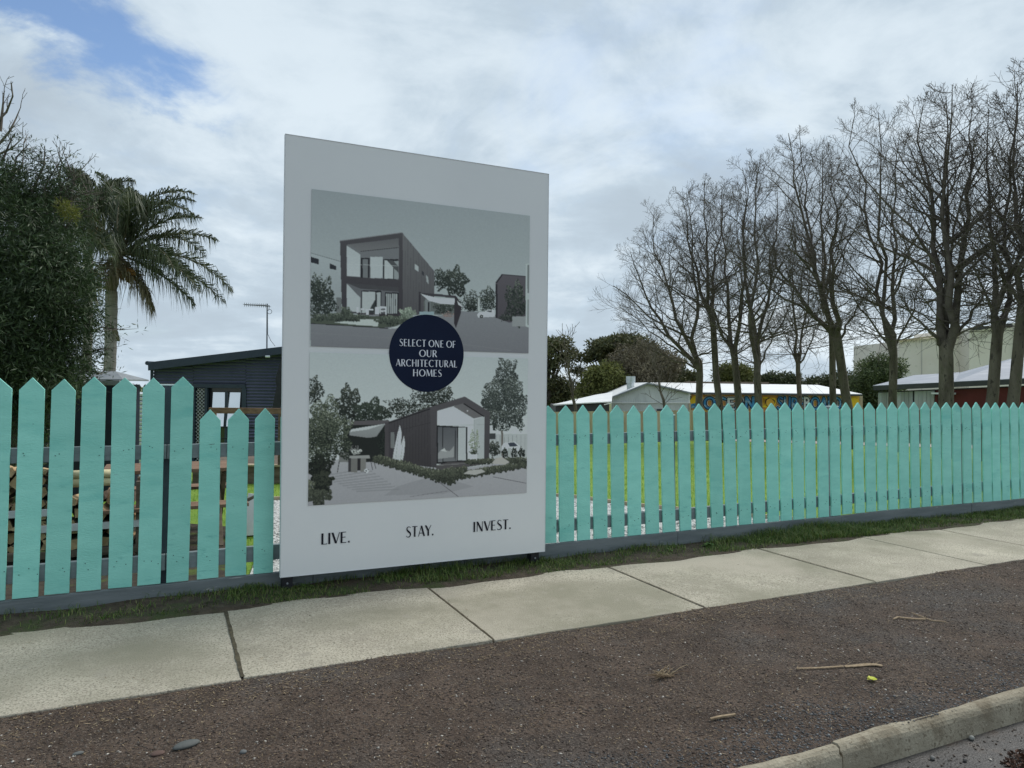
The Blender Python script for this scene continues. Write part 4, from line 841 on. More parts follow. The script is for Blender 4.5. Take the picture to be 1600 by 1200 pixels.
# unidentified black shape, built as a wedge-shaped screen beside the right wall
mb = MB(); mb.slab([P(441, 556, HD-.35), P(430, 592, HD-.35), P(432, 604, HD-.35), P(425, 640, HD-.35), P(436, 640, HD-.35), P(447, 600, HD-.35), P(447, 556, HD-.35)], fwd*.05); obj('dark_wedge', mb, BLACKM, parent=cab)
mb = MB(); c = H(426, 558, -.36); mb.tube([c-right*.05, c+right*.05], [.025, .025], 8); obj('eave_lamp', mb, LIGHTC, parent=cab)
# deck and handrail
DD = 12.4; dz_ = P(400, 726, DD)[2]
dk = root('timber_deck', gnd(350, DD), 'dark timber deck with a handrail in front of the navy cabin', 'deck')
A, B = P(300, 700, DD), P(500, 700, DD)
mb = wallbox(A, B, gz(A[1])-.1, dz_-.035, dz_-.035, .03, .06); obj('skirt', mb, WOODG, parent=dk)
for k in range(12): obj('deck_board', wallbox(A, B, dz_-.03, dz_, dz_, .0+k*.145, .14+k*.145), PALE if k == 0 else WOODG, parent=dk, bevel=.003)
hz = P(400, 637.5, DD)[2]
obj('handrail', wallbox(P(326, 640, DD), B, hz-.10, hz, hz, .0, .045), TBR, parent=dk, bevel=.004)
for px in (331, 438, 496): obj('rail_post', wallbox(P(px-4, 700, DD), P(px+4, 700, DD), dz_+.002, hz-.102, hz-.102, .0, .085), WOODG, parent=dk, bevel=.004)
for zz in (.42, .62): obj('rail_wire', wallbox(P(328, 640, DD), B, dz_+zz, dz_+zz+.02, dz_+zz+.02, .09, .105), BLACKM, parent=dk)
# television aerial
ab = P(417, 545, HD+.4); at_ = P(417.5, 474.5, HD+.4)
ant = root('television_aerial', ab, 'thin television aerial standing on the navy cabin roof', 'aerial')
MET = mat('aerial_metal', (.12, .13, .15), (.2, .21, .23), 6, .45, metal=.4)
mb = MB(); mb.tube([ab, at_], [.018, .016], 8); obj('mast', mb, MET, parent=ant)
l0, l1 = P(382, 476, HD+.4), P(421.5, 478, HD+.4); mb = MB(); mb.tube([l0, l1], [.013, .013], 6); obj('boom', mb, MET, parent=ant)
for k in range(12):
    c = l0+(l1-l0)*(k/12); L = .10+.014*k; mb = MB(); mb.tube([c-fwd*L+UP*.0, c+fwd*L+UP*.0], [.006, .006], 5); mb.tube([c-UP*.05, c+UP*.05], [.005, .005], 4); obj('rod', mb, MET, parent=ant)
mb = MB(); c = P(421.3, 487, HD+.4); pts = [P(421, 478, HD+.4), P(420, 484, HD+.4)]+[c+(right*math.cos(t)+UP*math.sin(t))*.055 for t in np.linspace(2.8, -3.0, 14)]+[P(418.2, 490, HD+.4), P(418.4, 522, HD+.4), P(423, 532, HD+.4), P(430, 541, HD+.4)]
mb.tube(pts, [.006]*len(pts), 5); obj('cable', mb, BLACKM, parent=ant)

# ------------------------------------------------------------------ far sheds on the right
SHEETM = mat('galvanised_sheet', (.66, .69, .69), (.78, .80, .80), 1.2, .5, spots=[(.9, .55, .7, (.58, .60, .60))])
ROOFW = mat('white_roof_sheet', (.76, .77, .76), (.84, .84, .83), .8, .5)
CHAR = mat('charcoal_wall', (.045, .047, .052), (.065, .066, .07), 2, .7)
def wallP(pts, thick, D_):    # picture-shaped wall polygon at distance D_
    mb = MB(); mb.slab([P(x, y, D_) for x, y in pts], fwd*thick); return mb
def ribs(xa, xb, ytop, ybot, D_, n, m, par, name='rib', w=.35, out=.03):
    mb = MB()
    for k in range(n):
        x = xa+(xb-xa)*(k+.5)/n; hw = (xb-xa)/n*w/2; yt = ytop(x)
        a, b, c, d = P(x-hw, ybot, D_), P(x+hw, ybot, D_), P(x+hw, yt, D_), P(x-hw, yt, D_)
        mb.hexa([a-fwd*out, b-fwd*out, b-fwd*.002, a-fwd*.002, d-fwd*out, c-fwd*out, c-fwd*.002, d-fwd*.002])
    return obj(name, mb, m, parent=par, kind='stuff')
def gbase(px, D_): p = gnd(px, D_); p[2] = gz(p[1])-.05; return p
# low charcoal shed with a bright white roof
r = root('low_shed', gbase(905, 44), 'low charcoal shed with a plain white roof, farthest left of the sheds', 'shed')
obj('wall', wallP([(868, 634.5), (952, 630), (952, 650), (868, 650)], 6, 44), CHAR, parent=r)
mb = MB(); a, b, c, d = P(864, 633.5, 43.8), P(956, 628.5, 43.8), P(957, 614, 50), P(932, 617.8, 50); mb.slab([a, b, c, d], UP*.06); obj('roof', mb, ROOFW, parent=r)
mb = MB(); mb.slab([P(944, 631.6, 43.6), P(956, 628.8, 43.6), P(956, 630.4, 43.6), P(944, 633, 43.6)], fwd*.1); obj('gutter', mb, ROOFW, parent=r)
# gabled metal shed
r = root('gabled_shed', gbase(1016, 50), 'pale ribbed metal shed with a low gable and a steel flue', 'shed')
gp = [(956, 622), (1011.7, 600.5), (1078, 615), (1078, 660), (956, 660)]
obj('wall', wallP(gp, .2, 50), SHEETM, parent=r)
ribs(957, 1077, lambda x: 622-(x-956)*21.5/55.7+1 if x < 1011.7 else 600.5+(x-1011.7)*14.5/66.3+1, 660, 50, 44, SHEETM, r, 'wall_rib', .3, .05)
mb = MB(); mb.slab([P(956, 628.6, 49.9), P(1078.5, 628.6, 49.9), P(1078.5, 630, 49.9), P(956, 630, 49.9)], -fwd*.06); obj('wall_band', mb, ROOFW, parent=r)
mb = MB(); mb.beam(P(954.5, 621.5, 49.8), P(1011.7, 598.9, 49.8), .3, .09); obj('barge_board', mb, ROOFG, parent=r); mb = MB(); mb.beam(P(1011.7, 598.9, 49.8), P(1079.5, 614.2, 49.8), .3, .09); obj('barge_board', mb, ROOFG, parent=r)
A0, A1, A2 = P(954.5, 621, 49.9), P(1011.7, 598.4, 49.9), P(1079.5, 613.7, 49.9)
for q in ((A0, A1), (A1, A2)): mb = MB(); mb.slab([q[0], q[1], q[1]+fwd*9, q[0]+fwd*9], UP*.04); obj('roof', mb, ROOFW, parent=r)
mb = MB(); mb.slab([P(1076.5, 630, 49.85), P(1079.5, 630, 49.85), P(1079.5, 660, 49.85), P(1076.5, 660, 49.85)], fwd*.1); obj('corner_post', mb, PALE, parent=r)
mb = MB(); mb.slab([P(1026, 639, 49.9), P(1035, 639, 49.9), P(1035, 650, 49.9), P(1026, 650, 49.9)], -fwd*.08); obj('window', mb, TRIMN, parent=r)
GAL = mat('galvanised_flue', (.45, .5, .52), (.62, .66, .68), 3, .3, metal=.8)
fb, ft = P(985.5, 612, 51), P(985.5, 588, 51); fl = root('steel_flue', fb, 'round galvanised steel flue on the gabled shed roof', 'flue')
mb = MB(); mb.tube([fb, ft-UP*.45], [.27, .27], 16); obj('pipe', mb, GAL, parent=fl, smooth_=False); mb = MB(); mb.tube([ft-UP*.46, ft], [.33, .33], 16); obj('cowl', mb, GAL, parent=fl)
mb = MB(); mb.tube([fb+UP*.35, fb+UP*.39], [.29, .29], 16); obj('collar', mb, GAL, parent=fl)
# mural building
MURAL = mat('orange_mural_paint', (.52, .23, .08), (.68, .36, .08), .5, .8, spots=[(.35, .5, .62, (.78, .50, .05)), (1.3, .6, .7, (.55, .17, .07))])
r = root('mural_building', gbase(1210, 51), 'long low building with an orange graffiti mural and a pale roof', 'building')
obj('wall', wallP([(1081, 616.5), (1343, 618), (1343, 660), (1081, 660)], .2, 51), MURAL, parent=r)
a, b, c, d = P(1079.8, 613.8, 50.6), P(1347, 616.6, 50.6), P(1278, 602.4, 57), P(1016, 598.4, 57)
mb = MB(); mb.slab([a, b, c, d], UP*.05); obj('roof', mb, ROOFW, parent=r)
mb = MB(); mb.beam(P(1079.8, 614.8, 50.5), P(1347, 617.6, 50.5), .12, .11); obj('gutter', mb, CHAR, parent=r)
mb = MB(); mb.beam(P(1070, 598.2, 57.2), P(1200, 599.2, 57.2), .5, .22); obj('ridge_vent', mb, WOODG, parent=r)
mb = MB(); mb.slab([P(1343.2, 618, 51), P(1348, 618, 51), P(1348, 660, 51), P(1343.2, 660, 51)], fwd*.3); obj('corner_panel', mb, PALE, parent=r)
YEL = mat('mural_yellow', (.85, .62, .03), (.9, .5, .04), 1, .8); BLU = mat('mural_blue', (.03, .16, .40), (.06, .28, .50), 2.2, .8, spots=[(3, .52, .62, (.32, .45, .52)), (4, .6, .66, (.03, .05, .10))]); MBK = mat('mural_black', (.02, .02, .03), (.03, .03, .04), 2, .8); MWH = mat('mural_white', (.7, .72, .70), (.6, .64, .64), 2, .8); GOLD = mat('mural_gold', (.72, .40, .05), (.85, .5, .08), 2, .8)
def blob(cx, cy, rx, ry, m, lay, name='mural_shape', n=20, wob=.12):
    mb = MB(); k0 = random.random()*6; mb.v = [tuple(P(cx+rx*math.cos(t)*(1+wob*math.sin(3*t+k0)), cy+ry*math.sin(t)*(1+wob*math.sin(4*t+k0)), 51-.02-.012*lay)) for t in np.linspace(0, 2*math.pi, n, endpoint=False)]; mb.f = [tuple(range(n))]; mb.m = [0]; obj(name, mb, m, parent=r, fix=False)
blob(1090, 628, 11, 10, YEL, 0); blob(1186, 628, 12, 9, GOLD, 0); blob(1200, 629, 14, 9, YEL, 0); blob(1335, 630, 7, 9, YEL, 0); blob(1306, 622, 8, 4, YEL, 0); blob(1085, 634, 7, 4, BLU, 1)
GR = dict(GL)
GR['D'] = ([([(.08, 0), (.08, 1)], TK), ([(.08, .94)]+arc(.22, .5, .34, .44, 90, -90, 12)+[(.08, .06)], .15)], .66)
GR['B'] = ([([(.08, 0), (.08, 1)], TK), ([(.08, .94)]+arc(.25, .74, .22, .20, 90, -90, 10)+[(.08, .54)], .15), ([(.08, .50)]+arc(.28, .27, .24, .23, 90, -90, 10)+[(.08, .04)], .15)], .60)
def graffiti(text, xa, xb, ytop, ybot, fills):
    tot = sum(GR[c][1]+.10 for c in text); k = (xb-xa)/tot; x = 0; li = 0
    for c in text:
        ty_ = random.uniform(-1, 1)
        for lay, (m, ex) in enumerate(((MWH, .26), (MBK, .18), (fills[li % len(fills)], .02))):
            mb = MB(); sub = 0
            for pts, w in GR[c][0]:
                w2 = [max(q, .15)+ex for q in w] if isinstance(w, (list, tuple)) else max(w, .16)+ex
                L, R = stroke_poly(pts, w2); n = len(L); o_ = len(mb.v); sub += 1
                for q in L+R: mb.v.append(tuple(P(xa+(x+q[0])*k, ybot+ty_-q[1]*(ybot-ytop), 51-.06-.03*lay-.002*sub-.0)))
                for i in range(n-1): mb.f.append((o_+i, o_+i+1, o_+n+i+1, o_+n+i)); mb.m.append(0)
                for q, ww in ((pts[0], w2[0] if isinstance(w2, list) else w2), (pts[-1], w2[-1] if isinstance(w2, list) else w2)):
                    o_ = len(mb.v); sub += 1; mb.v += [tuple(P(xa+(x+q[0]+ww/2*math.cos(t))*k, ybot+ty_-(q[1]+ww/2*.8*math.sin(t))*(ybot-ytop), 51-.06-.03*lay-.002*sub)) for t in np.linspace(0, 6.283, 10, endpoint=False)]; mb.f.append(tuple(range(o_, o_+10))); mb.m.append(0)
            obj('mural_letter', mb, m, parent=r, fix=False)
        x += GR[c][1]+.10; li += 1
graffiti('OCEAN', 1100, 1181, 621.5, 639, [BLU, BLU, MWH, BLU])
graffiti('SURFBOARDS', 1215, 1326, 621.5, 640, [BLU, BLU, BLU, BLU, MWH])
for cx, cy, rx, ry, m, l in ((1203, 629, 7.5, 7.2, MBK, 4), (1203, 629, 6.5, 6.2, GOLD, 5), (1119, 623, 4, 2.5, MWH, 6), (1117, 622.5, 1.2, 1, MBK, 7), (1121, 622.5, 1.2, 1, MBK, 7), (1319, 622, 3, 2.5, MWH, 6), (1318, 621.5, 1, .9, MBK, 7)): blob(cx, cy, rx, ry, m, l)

# weathered timber shed joined to the red store with a hipped slate roof
GREYT = mat('weathered_grey_boards', (.26, .27, .27), (.44, .46, .47), 2, .85, .004, 20, stretch=(1, 1, .2), spots=[(1.2, .5, .65, (.36, .40, .45))])
REDW = mat('dark_red_wall', (.085, .012, .012), (.115, .018, .017), 1.5, .7)
SLATE = mat('blue_grey_roof', (.20, .225, .27), (.28, .305, .35), 1.2, .55, spots=[(.8, .55, .7, (.33, .35, .39))])
CREAM = mat('cream_render', (.74, .68, .60), (.80, .75, .67), .5, .85, spots=[(.25, .5, .7, (.74, .71, .63)), (2, .6, .75, (.60, .565, .47))])
E0 = np.append(P(1369, 600, 33)[:2], 0); E1 = np.append(P(1660, 600, 27.5)[:2], 0); ed = E1-E0; eL = np.linalg.norm(ed); ed /= eL; en = np.cross(UP, ed)
if en@fwd < 0: en = -en
def EP_(t, d, z): q = E0+ed*t*eL+en*d; return np.array([q[0], q[1], z+((EZ1-EZ0)*t if z > 0 else 0)])
EZ0 = P(1369, 603.5, 33)[2]; EZ1 = P(1660, 589.5, 27.5)[2]; EZ = EZ0
r = root('red_store', EP_(.5, 0, gz(30)), 'dark red store with weathered timber doors under a blue grey hipped roof', 'store')
gL = -1.6
def tpx(px):   # parameter along the wall that appears at picture column px
    d = dirv(px, 600); A = np.array([[ed[0]*eL, -d[0]], [ed[1]*eL, -d[1]]]); return float(np.linalg.solve(A, -E0[:2])[0])
def panel(xa, xb, d, m, name, z1=EZ-.30, z0=gL, dd=.06):
    mb = MB(); ta, tb_ = tpx(xa), tpx(xb); mb.hexa([EP_(ta, d, z0), EP_(tb_, d, z0), EP_(tb_, d+dd, z0), EP_(ta, d+dd, z0), EP_(ta, d, z1), EP_(tb_, d, z1), EP_(tb_, d+dd, z1), EP_(ta, d+dd, z1)]); return obj(name, mb, m, parent=r)
mb = MB(); mb.hexa([EP_(tpx(1370), .15, gL), EP_(1, .15, gL), EP_(1, .7, gL), EP_(tpx(1370), .7, gL), EP_(tpx(1370), .15, EZ-.25), EP_(1, .15, EZ-.25), EP_(1, .7, EZ-.25), EP_(tpx(1370), .7, EZ-.25)]); obj('store_body', mb, CHAR, parent=r)
xs_ = [1371, 1377, 1384, 1391, 1399, 1407, 1413, 1419.5, 1425.5]
for a, b in zip(xs_[:-1], xs_[1:]): panel(a+.25, b-.25, .05+.02*random.random(), GREYT, 'timber_panel')
xs_ = [1428, 1434, 1441, 1447, 1454, 1459.5]
for a, b in zip(xs_[:-1], xs_[1:]): panel(a+.2, b-.2, .03+.02*random.random(), GREYT, 'timber_panel')
panel(1461, 1700, .06, REDW, 'red_wall'); panel(1461, 1476, .0, REDW, 'red_door', dd=.05, z1=EZ-.55)
for px in (1466, 1471): panel(px-.3, px+.3, -.02, MATS['black_ink'], 'door_rib', dd=.018, z1=EZ-.56)
mb = MB(); mb.beam(EP_(tpx(1368), -.12, EZ-.09), EP_(1.0, -.12, EZ-.09), .18, .20); obj('gutter', mb, CHAR, parent=r)
for px in (1458,): mb = MB(); q = EP_(tpx(px), -.1, EZ-.42); mb.beam(q, q+ed*.9, .2, .07); obj('light_fitting', mb, WHITEP, parent=r)
# roof: first hip low, second rising behind
T = lambda px, py, D_: P(px, py, D_)
mb = MB(); mb.slab([EP_(tpx(1367), -.2, EZ), EP_(tpx(1495), -.2, EZ), T(1500, 582.5, 38), T(1428, 587, 40), ], UP*.03); obj('roof', mb, SLATE, parent=r)
mb = MB(); mb.slab([EP_(tpx(1494.5), -.2, EZ+.002), EP_(1.0, -.2, EZ+.002), T(1680, 552, 35), T(1590, 558.5, 36), T(1499.5, 583, 38)], UP*.03); obj('roof', mb, SLATE, parent=r)
for k in range(26):
    break
# cream building behind
r = root('cream_hall', gbase(1500, 60), 'large cream rendered hall rising behind the bare trees on the right', 'building')
obj('wall', wallP([(1405, 533), (1473, 526), (1514, 519), (1514, 640), (1405, 640)], 8, 60), CREAM, parent=r)
obj('wall', wallP([(1514.3, 512), (1578, 505), (1660, 500), (1660, 640), (1514.3, 640)], 8, 58.5), CREAM, parent=r)
mb = MB(); mb.beam(P(1403, 532.3, 59.8), P(1515, 519, 59.8), .3, .14); obj('capping', mb, PALE, parent=r)
mb = MB(); mb.slab([P(1516, 512, 58.2), P(1576, 505.5, 58.2), P(1580, 509, 58.2), P(1520, 516.5, 58.2)], -fwd*.3); obj('vent_hood', mb, CHAR, parent=r)
mb = MB(); mb.tube([P(1587.5, 600, 58.3), P(1587.5, 510, 58.3)], [.09, .09], 6); obj('downpipe', mb, GREYT, parent=r)
for xx in (1440, 1478): mb = MB(); mb.slab([P(xx, 529, 59.95), P(xx+.5, 529, 59.95), P(xx+.5, 638, 59.95), P(xx, 638, 59.95)], -fwd*.02); obj('panel_joint', mb, GREYT, parent=r)
# paling fences in the middle distance
PAL = mat('paling_timber', (.42, .33, .22), (.62, .52, .38), 3, .85, .003, 20, stretch=(1, 1, .2))
PAL2 = mat('paling_timber_grey', (.17, .135, .105), (.27, .225, .18), 3, .85, .003, 20, stretch=(1, 1, .2))
def palings(px0, px1, Da, Db, ha, hb_, label, m, w=.14):
    a, b = gnd(px0, Da), gnd(px1, Db); L = np.linalg.norm((b-a)[:2]); n = int(L/(w+.008)); dv = (b-a)/n
    r_ = root('paling_fence', (a+b)/2, label, 'fence'); nn = np.array([-dv[1], dv[0], 0]); nn /= np.linalg.norm(nn)
    if nn@fwd < 0: nn = -nn
    for k in range(n):
        p_ = a+dv*k; q_ = a+dv*(k+.95); g0 = gz(p_[1]); h_ = ha+(hb_-ha)*k/n+random.uniform(-.015, .015); yo = nn*random.uniform(0, .012)
        mb = MB(); A_ = [np.array([c[0], c[1], 0])+yo for c in (p_, q_)]
        mb.hexa([A_[0]+UP*g0, A_[1]+UP*g0, A_[1]+nn*.018+UP*g0, A_[0]+nn*.018+UP*g0, A_[0]+UP*(g0+h_), A_[1]+UP*(g0+h_), A_[1]+nn*.018+UP*(g0+h_), A_[0]+nn*.018+UP*(g0+h_)])
        obj('paling', mb, m, parent=r_, fix=False)
palings(560, 1092, 31, 31, 1.00, 1.12, 'pale timber paling fence in front of the sheds', PAL)
palings(1093, 1640, 30, 23, 1.05, 1.18, 'greyish paling fence running behind the bare trees', PAL2)
# strip of pinkish gravel at the foot of the palings
GR2 = mat('pinkish_gravel', (.36, .30, .25), (.50, .44, .38), 8, .9, .01, 20)
a, b, c, d = gnd(985, 29.5), gnd(1640, 20.5), gnd(1640, 22.8), gnd(985, 30.8)
mb = MB(); mb.v = [(q[0], q[1], gz(q[1])+.02) for q in (a, b, c, d)]; mb.f = [(0, 1, 2, 3)]; mb.m = [0]; obj('gravel_track', mb, GR2, kind='structure', fix=False)

# ------------------------------------------------------------------ foliage trees
def trunk_obj(r, pts, rad, m, name='trunk', n=10): mb = MB(); mb.tube(pts, rad, n); return obj(name, mb, m, parent=r, smooth_=True)
WATT = mat('wattle_leaves', (.022, .040, .016), (.075, .105, .045), island=[(.4, (.040, .068, .026)), (.85, (.06, .10, .035))], rough=.5, trans=.15)
EUC = mat('gum_leaves', (.06, .07, .035), (.20, .19, .085), island=[(.4, (.10, .115, .05)), (.8, (.15, .15, .065))], rough=.6, trans=.15)
EUCB = mat('brown_grey_foliage', (.11, .095, .062), (.24, .21, .135), island=[(.5, (.17, .148, .098))], rough=.7, trans=.1)
OLIV = mat('olive_foliage', (.08, .095, .028), (.21, .215, .065), island=[(.5, (.14, .155, .045))], rough=.7, trans=.15)
DKG = mat('dark_cypress_leaves', (.04, .055, .028), (.12, .135, .06), island=[(.5, (.07, .09, .042))], rough=.7, trans=.1)
def ell(px, py, D_, rpx, rpy, rd=None):
    s_ = D_/F; return (P(px, py, D_), (rpx*s_, (rd or rpx)*s_, rpy*s_))
def tree(name, label, px, D_, ells, ncl, rcl, nleaf, l, w, m, trunk_r=.15, group=None, cat='tree', bark=None, top=.0, branchy=6, **k):
    b = gnd(px, D_); r_ = root(name, b, label, cat, group); bark = bark or BARK
    cs = [np.array(e[0]) for e in ells]; mid = sum(cs)/len(cs)
    trunk_obj(r_, [b-UP*.1, b+(mid-b)*.35+right*.05, b+(mid-b)*.8], [trunk_r, trunk_r*.8, trunk_r*.5], bark)
    C, R = clumps(ells, ncl, rcl, top=top)
    mb = MB()
    for q in C[::max(1, len(C)//(branchy*len(ells)))]:
        s0 = b+(mid-b)*random.uniform(.35, .8); mb.tube([s0, (s0+q)/2+UP*.1*np.linalg.norm(q-s0), q], [trunk_r*.3, trunk_r*.18, trunk_r*.06], 5)
    obj('limbs', mb, bark, parent=r_, fix=False)
    obj_np('crown', leaves(C, R, nleaf, l, w, **k), 4, m, parent=r_); return r_
# big wattle on the left
WD = 8.8
wells = [ell(-40, 345, WD+.6, 100, 92), ell(20, 395, WD, 95, 120), ell(68, 440, WD-.2, 72, 92), ell(108, 485, WD-.1, 38, 54), ell(10, 520, WD-.3, 110, 110), ell(50, 300, WD+.4, 50, 50), ell(60, 590, WD-.2, 78, 60), ell(-30, 650, WD-.1, 95, 120), ell(98, 405, WD, 32, 52)]
wr_ = tree('wattle_tree', 'dense dark green wattle tree filling the left edge above the fence', 10, WD, wells, 520, .24, 105000, .085, .012, WATT, trunk_r=.14, outward=.8, droop=.3, shell=.5)
# thin leafy shoots breaking the outline at the top
mb = MB(); tips = []
for (x0, y0, x1, y1) in ((60, 330, 95, 250), (80, 350, 118, 285), (70, 340, 140, 300), (100, 360, 150, 320), (20, 280, 45, 225), (50, 300, 70, 228), (90, 320, 128, 262), (140, 520, 190, 515), (120, 560, 168, 545), (90, 580, 160, 585), (110, 330, 100, 240), (0, 260, 20, 212)):
    a, b = P(x0, y0, WD+.2), P(x1, y1, WD+.2); c = (a+b)/2+UP*.05+right*random.uniform(-.08, .08); mb.tube([a, c, b], [.016, .010, .004], 4)
    for k in range(14): t = random.random(); q = a+(b-a)*t; e_ = q+np.array([random.uniform(-.2, .2), random.uniform(-.2, .2), random.uniform(-.05, .22)]); mb.tube([q, e_], [.005, .002], 3); tips += [e_, q]
obj('twigs', mb, TWIG, parent=wr_, fix=False, kind='stuff')
obj_np('leaf_sprays', leaves(np.array(tips), np.full(len(tips), .09), 2600, .07, .010, outward=.8, droop=.2), 4, WATT, parent=wr_)
# yellowish shoot
obj_np('young_leaves', leaves(np.array([P(108, 330, WD-.3), P(100, 322, WD-.3), P(113, 338, WD-.3)]), np.array([.10, .09, .08]), 420, .06, .010), 4, mat('young_wattle_leaves', (.11, .13, .02), (.18, .19, .04), 5, .6, trans=.3), parent=wr_)

# ------------------------------------------------------------------ bare branching
def grow(mb, p, d, L, r, lvl, maxl, rng, bend=.25, up=.12, nch=(9, 7, 5, 4), tips=None, spread=(28, 55), rmin=.006):
    """one limb and, recursively, its side shoots"""
    n = (7, 6, 5, 4, 3)[min(lvl, 4)]; pts = [p]; q = np.array(p, float); dd = np.array(d, float); st = L/n
    for i in range(n):
        dd = dd+rng.normal(size=3)*bend*(.22+.09*lvl)+UP*up*(.25+.16*lvl); dd /= math.sqrt(dd@dd); q = q+dd*st; pts.append(q)
    re = max(rmin*.8, r*(.30 if lvl < maxl else .55)); rads = [r+(re-r)*(i/n)**.8 for i in range(n+1)]
    mb.tube(pts, rads, (8, 6, 4, 3, 3)[min(lvl, 4)], caps=False)
    if lvl >= maxl: return
    m = nch[min(lvl, len(nch)-1)]; m = max(2, int(m*(.75+.5*rng.random()))); az = rng.random()*6.28
    for k in range(m):
        t = .16+.84*(k+rng.random()*.8)/m; t = min(t, .99); i = min(int(t*n), n-1); f_ = t*n-i
        o_ = pts[i]+(pts[i+1]-pts[i])*f_; tg = pts[i+1]-pts[i]; tg /= math.sqrt(tg@tg)
        az += 2.4+rng.normal()*.4; a = np.cross(tg, (0, 0, 1.0) if abs(tg[2]) < .9 else (1.0, 0, 0)); a /= math.sqrt(a@a); b = np.cross(tg, a)
        s = math.radians(rng.uniform(*spread)); nd = tg*math.cos(s)+(a*math.cos(az)+b*math.sin(az))*math.sin(s)
        cl = L*(.62*(1-t)+.20)*rng.uniform(.75, 1.2); cr_ = max(rmin, rads[i]*rng.uniform(.38, .60))
        grow(mb, o_, nd, cl, cr_, lvl+1, maxl, rng, bend, up, nch, tips, spread, rmin)
def limb_path(a, b, rng, out=.22, n=9):
    a, b = np.array(a), np.array(b); L = np.linalg.norm(b-a); c = a+(b-a)*.42; h_ = (b-a)*[1, 1, 0]; c = c+h_*out*1.4+rng.normal(size=3)*L*.02
    return [(1-t)**2*a+2*t*(1-t)*c+t*t*b+rng.normal(size=3)*L*.014*(0 < i < n) for i, t in ((i, i/n) for i in range(n+1))]
def bare_tree(label, D_, base, fork, leaders, r0, seed, lows=(), maxl=3):
    rng = np.random.default_rng(seed); b = gnd(base, D_); r_ = root('bare_tree', b, label, 'tree', 'bare trees standing in a row beyond the fence')
    fk = P(fork[0], fork[1], D_); r0 = r0*.86; pts = [b-UP*.1, b+(fk-b)*.1, b+(fk-b)*.5+right*rng.normal()*.05, b+(fk-b)*.85, fk, fk+UP*.12, fk+UP*.22]
    mb = MB(); mb.tube(pts, [r0*1.15, r0*1.0, r0*.93, r0*.88, r0*.84, r0*.6, r0*.1], 12); obj('trunk', mb, BARK, parent=r_, smooth_=True, fix=False)
    mb = MB(); 
    for li, (x, y, dd) in enumerate(leaders):
        tgt = P(x, y, D_+dd); path = limb_path(fk-UP*.25, tgt, rng); n = len(path)-1; L = np.linalg.norm(tgt-fk); rl = r0*(.80 if len(leaders) < 3 else .70)*min(1.0, L/6+.2)
        rads = [rl+(0.008-rl)*(i/n)**.72 for i in range(n+1)]; mb.tube(path, rads, 8, caps=False)
        m = int(10+L*1.5); az = rng.random()*6
        for k in range(m):
            t = .20+.79*((k+rng.random())/m)**.85; t = min(.985, t); i = min(int(t*n), n-1); o_ = path[i]+(path[i+1]-path[i])*(t*n-i); tg = path[i+1]-path[i]; tg /= np.linalg.norm(tg)
            az += 2.4+rng.normal()*.4; a = np.cross(tg, (0.1, 0, 1.0)); a /= np.linalg.norm(a); bb = np.cross(tg, a); s = math.radians(rng.uniform(32, 66))
            nd = tg*math.cos(s)+(a*math.cos(az)+bb*math.sin(az))*math.sin(s)
            grow(mb, o_, nd, L*(.44*(1-t)+.10)*rng.uniform(.6, 1.3), max(.009, rads[i]*rng.uniform(.34, .60)), 1, maxl, rng, bend=.42, up=.13, nch=(9, 7, 6, 5), spread=(30, 62), rmin=.0042)
        for k in range(4):              # low drooping shoots with fine twigs
            t = rng.uniform(.02, .30); i = min(int(t*n), n-1); o_ = path[i]+(path[i+1]-path[i])*(t*n-i); a_ = rng.random()*6.28
            grow(mb, o_, np.array([math.cos(a_), math.sin(a_), rng.uniform(.0, .5)]), rng.uniform(1.4, 3.0), .020, 1, 3, rng, bend=.4, up=.04, nch=(6, 7, 5, 4), rmin=.0042)
    for (x, y, dd, hfrac) in lows:      # low spreading side limbs
        o_ = b+(fk-b)*hfrac; tgt = P(x, y, D_+dd); path = limb_path(o_, tgt, rng, out=.0); n = len(path)-1; rads = [r0*.34+(0.008-r0*.34)*(i/n)**.8 for i in range(n+1)]; mb.tube(path, rads, 6, caps=False); L = np.linalg.norm(tgt-o_)
        for k in range(11):
            t = .2+.78*rng.random(); i = min(int(t*n), n-1); q = path[i]+(path[i+1]-path[i])*(t*n-i); tg = path[i+1]-path[i]; tg /= np.linalg.norm(tg)
            nd = tg+rng.normal(size=3)*.7; nd /= np.linalg.norm(nd); grow(mb, q, nd, L*.38*rng.uniform(.6, 1.2), .010, 1, 3, rng, nch=(6, 6, 5, 4), rmin=.0045)
    me = obj('branches', mb, TWIG, parent=r_, fix=False, smooth_=True); return r_
